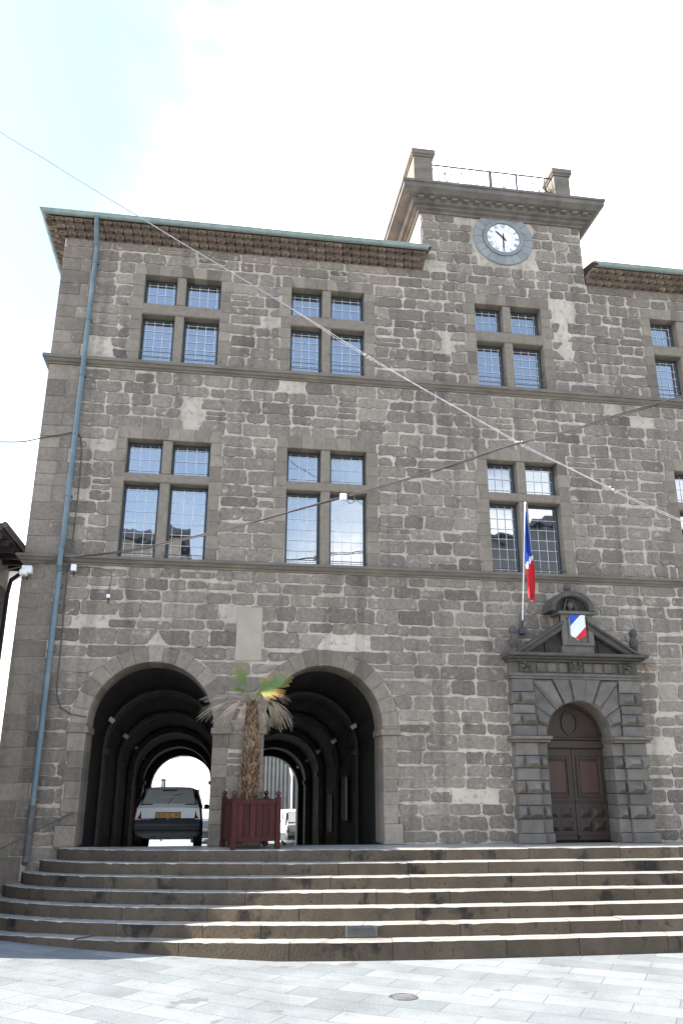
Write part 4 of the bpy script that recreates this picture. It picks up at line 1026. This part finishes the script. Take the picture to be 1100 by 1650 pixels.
# weeds
WEED = mat('dry_weed', (.2, .13, .08), (.12, .09, .05), rough=.9); WEEDG = mat('dark_weed', (.05, .06, .035), (.035, .045, .025), rough=.9)
def weed(name, p, n, L, label, m_, up=.6, buds=0):
    bm = B(); p = Vector(p)
    for i in range(n):
        d = Vector((random.uniform(-1, 1), random.uniform(-.7, .3), random.uniform(up-.6, up+.4))).normalized(); l = L*random.uniform(.5, 1)
        q = [p+Vector((random.uniform(-.06, .06), random.uniform(-.03, .03), 0))]
        for k in range(4): q.append(q[-1]+(d+Vector((random.uniform(-.5, .5), random.uniform(-.3, .3), random.uniform(-.3, .3))))*l/4)
        tube(bm, q, [.006, .005, .004, .003, .002], 4)
        if buds: ico(bm, q[-1], .02, 1, (1, 1, 1.6))
    tag(put(name, bm, m_), label, 'plant')
weed('roof_weed', (4.78, -.35, 14.46), 5, .75, 'tall thin weed with buds growing at the left end of the tower railing', WEEDG, 1.1, 1)
weed('roof_weed', (7.3, -.38, 14.46), 34, .42, 'tangled grey weed at the foot of the right tower pier', WEEDG, .6)
weed('portal_weed', (5.62, -.4, 3.42), 22, .34, 'dry brown weed on the left end of the portal ledge', WEED, .1)
weed('portal_weed', (8.3, -.4, 3.3), 26, .42, 'dry brown weed on the right end of the portal ledge', WEED, -.2)

# ------------------------------------------------------------------ neighbours
ROUGH = mat('grey_roughcast', (.24, .245, .245), (.14, .145, .145), nscale=14, bump=.8, bscale=26)
nh = thing('neighbour_house', 'grey roughcast house with dark overhanging eaves at the left edge', 'house', (-4.4, 0, -1.2))
bm = B(); box(bm, -7, 0, -1.0, 1.7, -.4, 6.0); put('wall', bm, ROUGH, nh)
bm = B(); box(bm, .003, .02, -1.0, 1.69, 6.0, 6.45); box(bm, -7, 0, -1, 1.7, 6.01, 6.5); put('eaves_band', bm, WHITEPL, nh)
bm = B(); A_ = [(-7, 9.0), (.48, 6.62), (.48, 6.5), (-7, 6.5)]
for y in (-1.1, 2.0): pass
f0 = [bm.verts.new((x, -1.0, z)) for x, z in A_]; f1 = [bm.verts.new((x, 1.75, z)) for x, z in A_]
bm.faces.new(f0); bm.faces.new(f1)
for k in range(4): bm.faces.new((f0[k], f0[(k+1) % 4], f1[(k+1) % 4], f1[k]))
rf = put('roof', bm, mat('dark_roof_wood', (.05, .04, .035), (.035, .03, .028), nscale=8), nh)
for i in range(6):
    bm = B(); y = -.85+i*.48; box(bm, .03, .46, y-.04, y+.04, 6.38, 6.495, c=.006); put('rafter', bm, mat('dark_rafter', (.035, .028, .025), rough=.7), rf)
bm = B(); tube(bm, [(.52, -1.0, 6.6), (.52, 1.78, 6.6)], .06, 8); put('gutter', bm, mat('dark_gutter', (.06, .05, .05), rough=.4), nh)
bm = B(); tube(bm, [(.5, 1.6, 6.55), (.1, 1.6, 6.2), (.06, 1.6, 5.9), (.06, 1.6, .2)], .045, 8); put('downpipe', bm, mat('plum_pipe', (.06, .04, .06), rough=.4), nh)
bm = B(); q = [(-1.0, -.4), (-1.0, 6.3), (-1.4, 5.0), (-1.95, 3.6), (-2.7, 2.3), (-2.7, -.4)]  # unseen sloped wall, added and shaped to cast the diagonal shadow on the steps
f0 = [bm.verts.new((-.9, y, z)) for y, z in q]; f1 = [bm.verts.new((0.1, y, z)) for y, z in q]; bm.faces.new(f0); bm.faces.new(f1)
for k in range(len(q)): bm.faces.new((f0[k], f0[(k+1) % len(q)], f1[(k+1) % len(q)], f1[k]))
put('unseen_shadow_wall', bm, ROUGH, nh)

ASHLAR = bpy.data.materials.new('pale_ashlar'); ASHLAR.use_nodes = True; t = ASHLAR.node_tree; b = t.nodes['Principled BSDF']; b.inputs['Roughness'].default_value = .8
co = N(t, 'ShaderNodeTexCoord'); br = N(t, 'ShaderNodeTexBrick'); br.inputs['Scale'].default_value = 1; br.inputs['Brick Width'].default_value = .8; br.inputs['Row Height'].default_value = .36; br.inputs['Mortar Size'].default_value = .012
br.inputs['Color1'].default_value = (.5, .49, .45, 1); br.inputs['Color2'].default_value = (.42, .41, .38, 1); br.inputs['Mortar'].default_value = (.24, .23, .21, 1)
t.links.new(co.outputs['UV'], br.inputs[0]); t.links.new(br.outputs[0], b.inputs['Base Color'])
def wall_house(name, label, p0, p1, z0, z1, depth, m_, roofm=TILE, oh=.5):
    """a house whose front runs from p0 to p1; returns its empty with local x along the front, -y outwards"""
    p0, p1 = Vector(p0), Vector(p1); d = p1-p0; r = thing(name, label, 'house', (p0.x, p0.y, z0), rz=atan2(d.y, d.x)); L = d.length
    bm = B(); box(bm, 0, L, 0, depth, -.6, z1-z0); uv = bm.loops.layers.uv.new('UVMap')
    for f in bm.faces:
        for l in f.loops: l[uv].uv = (l.vert.co.x+l.vert.co.y, l.vert.co.z)
    put('wall', bm, m_, r)
    bm = B(); h_ = z1-z0; v0 = [bm.verts.new(q) for q in ((-.3, -oh, h_), (L+.3, -oh, h_), (L+.3, depth+oh, h_), (-.3, depth+oh, h_))]; v1 = [bm.verts.new(q) for q in ((-.3, depth/2, h_+depth*.22), (L+.3, depth/2, h_+depth*.22))]
    for q in ((v0[0], v0[1], v1[1], v1[0]), (v0[2], v0[3], v1[0], v1[1]), (v0[1], v0[2], v1[1]), (v0[3], v0[0], v1[0]), tuple(v0[::-1])): bm.faces.new(q)
    put('roof', bm, roofm, r); return r, L
wall_house('white_house', 'white house wall glimpsed in the gap between grey house and town hall', (-6.6, 8.4, 0), (-4.6, 5.2, 0), -1.2, 6.6, .7, WHITEPL)
sh, L = wall_house('ashlar_house', 'sunlit pale ashlar house filling the left archway beyond the passage', (-13, 44, 0), (1.6, 27.5, 0), -1.3, 9, 1.0, ASHLAR)
bm = B(); tube(bm, [(L*f, -.06, 4.0-.5*f+.25*abs(sin(f*9))) for f in [i/40 for i in range(41)]], .025, 5); put('facade_wire', bm, CABK, sh)
st, L = wall_house('louvred_building', 'building clad in white vertical louvres seen through the right archway', (2.35, 33, 0), (4.35, 30.2, 0), -1.3, 8, 5, mat('dark_cladding', (.09, .085, .085), (.07, .066, .066)))
x = .12
while x < L: 
    bm = B(); box(bm, x-.085, x+.085, -.16, -.01, .2, 9.2); put('louvre', bm, WHITEPL, st); x += .34
kk = thing('glass_kiosk', 'green-framed glass kiosk with a white poster at the right edge of the right archway', 'kiosk', (5.5, 33, -1.3))
FR = mat('green_kiosk_frame', (.04, .1, .1), (.03, .08, .08), rough=.4)
bm = B(); box(bm, -1.2, 1.6, 0, .05, 0, 3.0); put('pane', bm, mat('kiosk_glass', (.2, .3, .33), (.12, .2, .22), rough=.1, spec=.6, nscale=1.5), kk)
bm = B()
for x in (-1.2, -.65, -.1, .5, 1.1, 1.6): box(bm, x-.04, x+.04, -.06, -.01, 0, 3.0)
for z in (.0, .9, 2.3, 2.95): box(bm, -1.24, 1.64, -.07, -.03, z, z+.07)
tube(bm, [(-1.25+2.9*i/12, -.08, 3.02+.35*sin(pi*i/12)) for i in range(13)], .05, 6); put('frame', bm, FR, kk)
bm = B(); box(bm, -.62, -.14, -.1, -.08, .85, 2.0)
put('poster', bm, WHITEPL, kk)
lp = thing('street_lantern', 'old street lantern with a red-brown hood on a slim post, in the right archway', 'street lamp', (3.86, 26.5, gz(4)))
bm = B(); tube(bm, [(0, 0, 0), (0, 0, 2.75)], .035, 8); put('post', bm, WHITEMET, lp)
bm = B(); lathe(bm, 0, 0, [(.07, 2.75), (.15, 3.1)], 6); put('lantern_glass', bm, LAMPW, lp)
bm = B(); lathe(bm, 0, 0, [(.19, 3.1), (.12, 3.25), (.04, 3.32), (.03, 3.4)], 6); put('hood', bm, mat('rust_hood', (.25, .1, .08), rough=.5), lp)
for (px, py, y, lab) in ((264, 1256, 21, 'dark bracket sign on a post above the hatchback roof, left of centre'), (318, 1273, 21, 'slim dark-framed sign on a post just right of the hatchback')):
    p = at(px, py, y); r = thing('sign_post', lab, 'sign post', (p.x, p.y, gz(p.x)), 'two framed sign posts behind the hatchback'); h_ = p.z-gz(p.x)
    bm = B(); tube(bm, [(.06, 0, 0), (.06, 0, h_)], .035, 8); tube(bm, [(0, 0, h_), (0, 0, h_+.3)], .008, 5); put('post', bm, IRON, r)
    bm = B(); box(bm, -.1, .09, -.04, .02, h_-.05, h_+.02); box(bm, -.08, -.05, -.04, 0, h_-.45, h_-.05); put('frame', bm, IRON, r)
    bm = B(); box(bm, -.05, .03, -.02, 0, h_-.45, h_-.05); put('panel', bm, LAMPW, r)
wall_house('unseen_shade_house', 'unseen tall block added beyond the left edge to shade the downpipe', (-16, .15, 0), (-10, .15, 0), -1.1, 16.9, 3, ROUGH, oh=.02)  # out of view, added only to keep the sun off the downpipe
# houses across the square, seen only as reflections in the panes
SLATE = mat('dark_slate', (.03, .03, .033), (.02, .02, .023), nscale=6)
CREAM = mat('cream_render', (.6, .54, .42), (.52, .46, .36), nscale=2)
h1, L = wall_house('town_house', 'cream town house across the square, mirrored in the lower left window', (-2.2, -27, 0), (-12, -27, 0), -1.3, 13.2, 8, CREAM, SLATE)
h2, L2 = wall_house('town_house', 'tall grey town house across the square, mirrored in the window behind the flag', (27, -27, 0), (13.5, -27, 0), -1.3, 14.6, 8, ROUGH, SLATE)
SHUT = mat('shutter_grey', (.1, .12, .13), (.08, .1, .11), rough=.6)
for hh, LL in ((h1, L), (h2, L2)):
    for z in (1.2, 4.4, 7.6, 10.4):
        x = 1.4
        while x < LL-1:
            bm = B(); box(bm, x, x+1.0, -.04, 0, z, z+1.7, c=.01); put('window', bm, SHUT, hh); x += 2.3
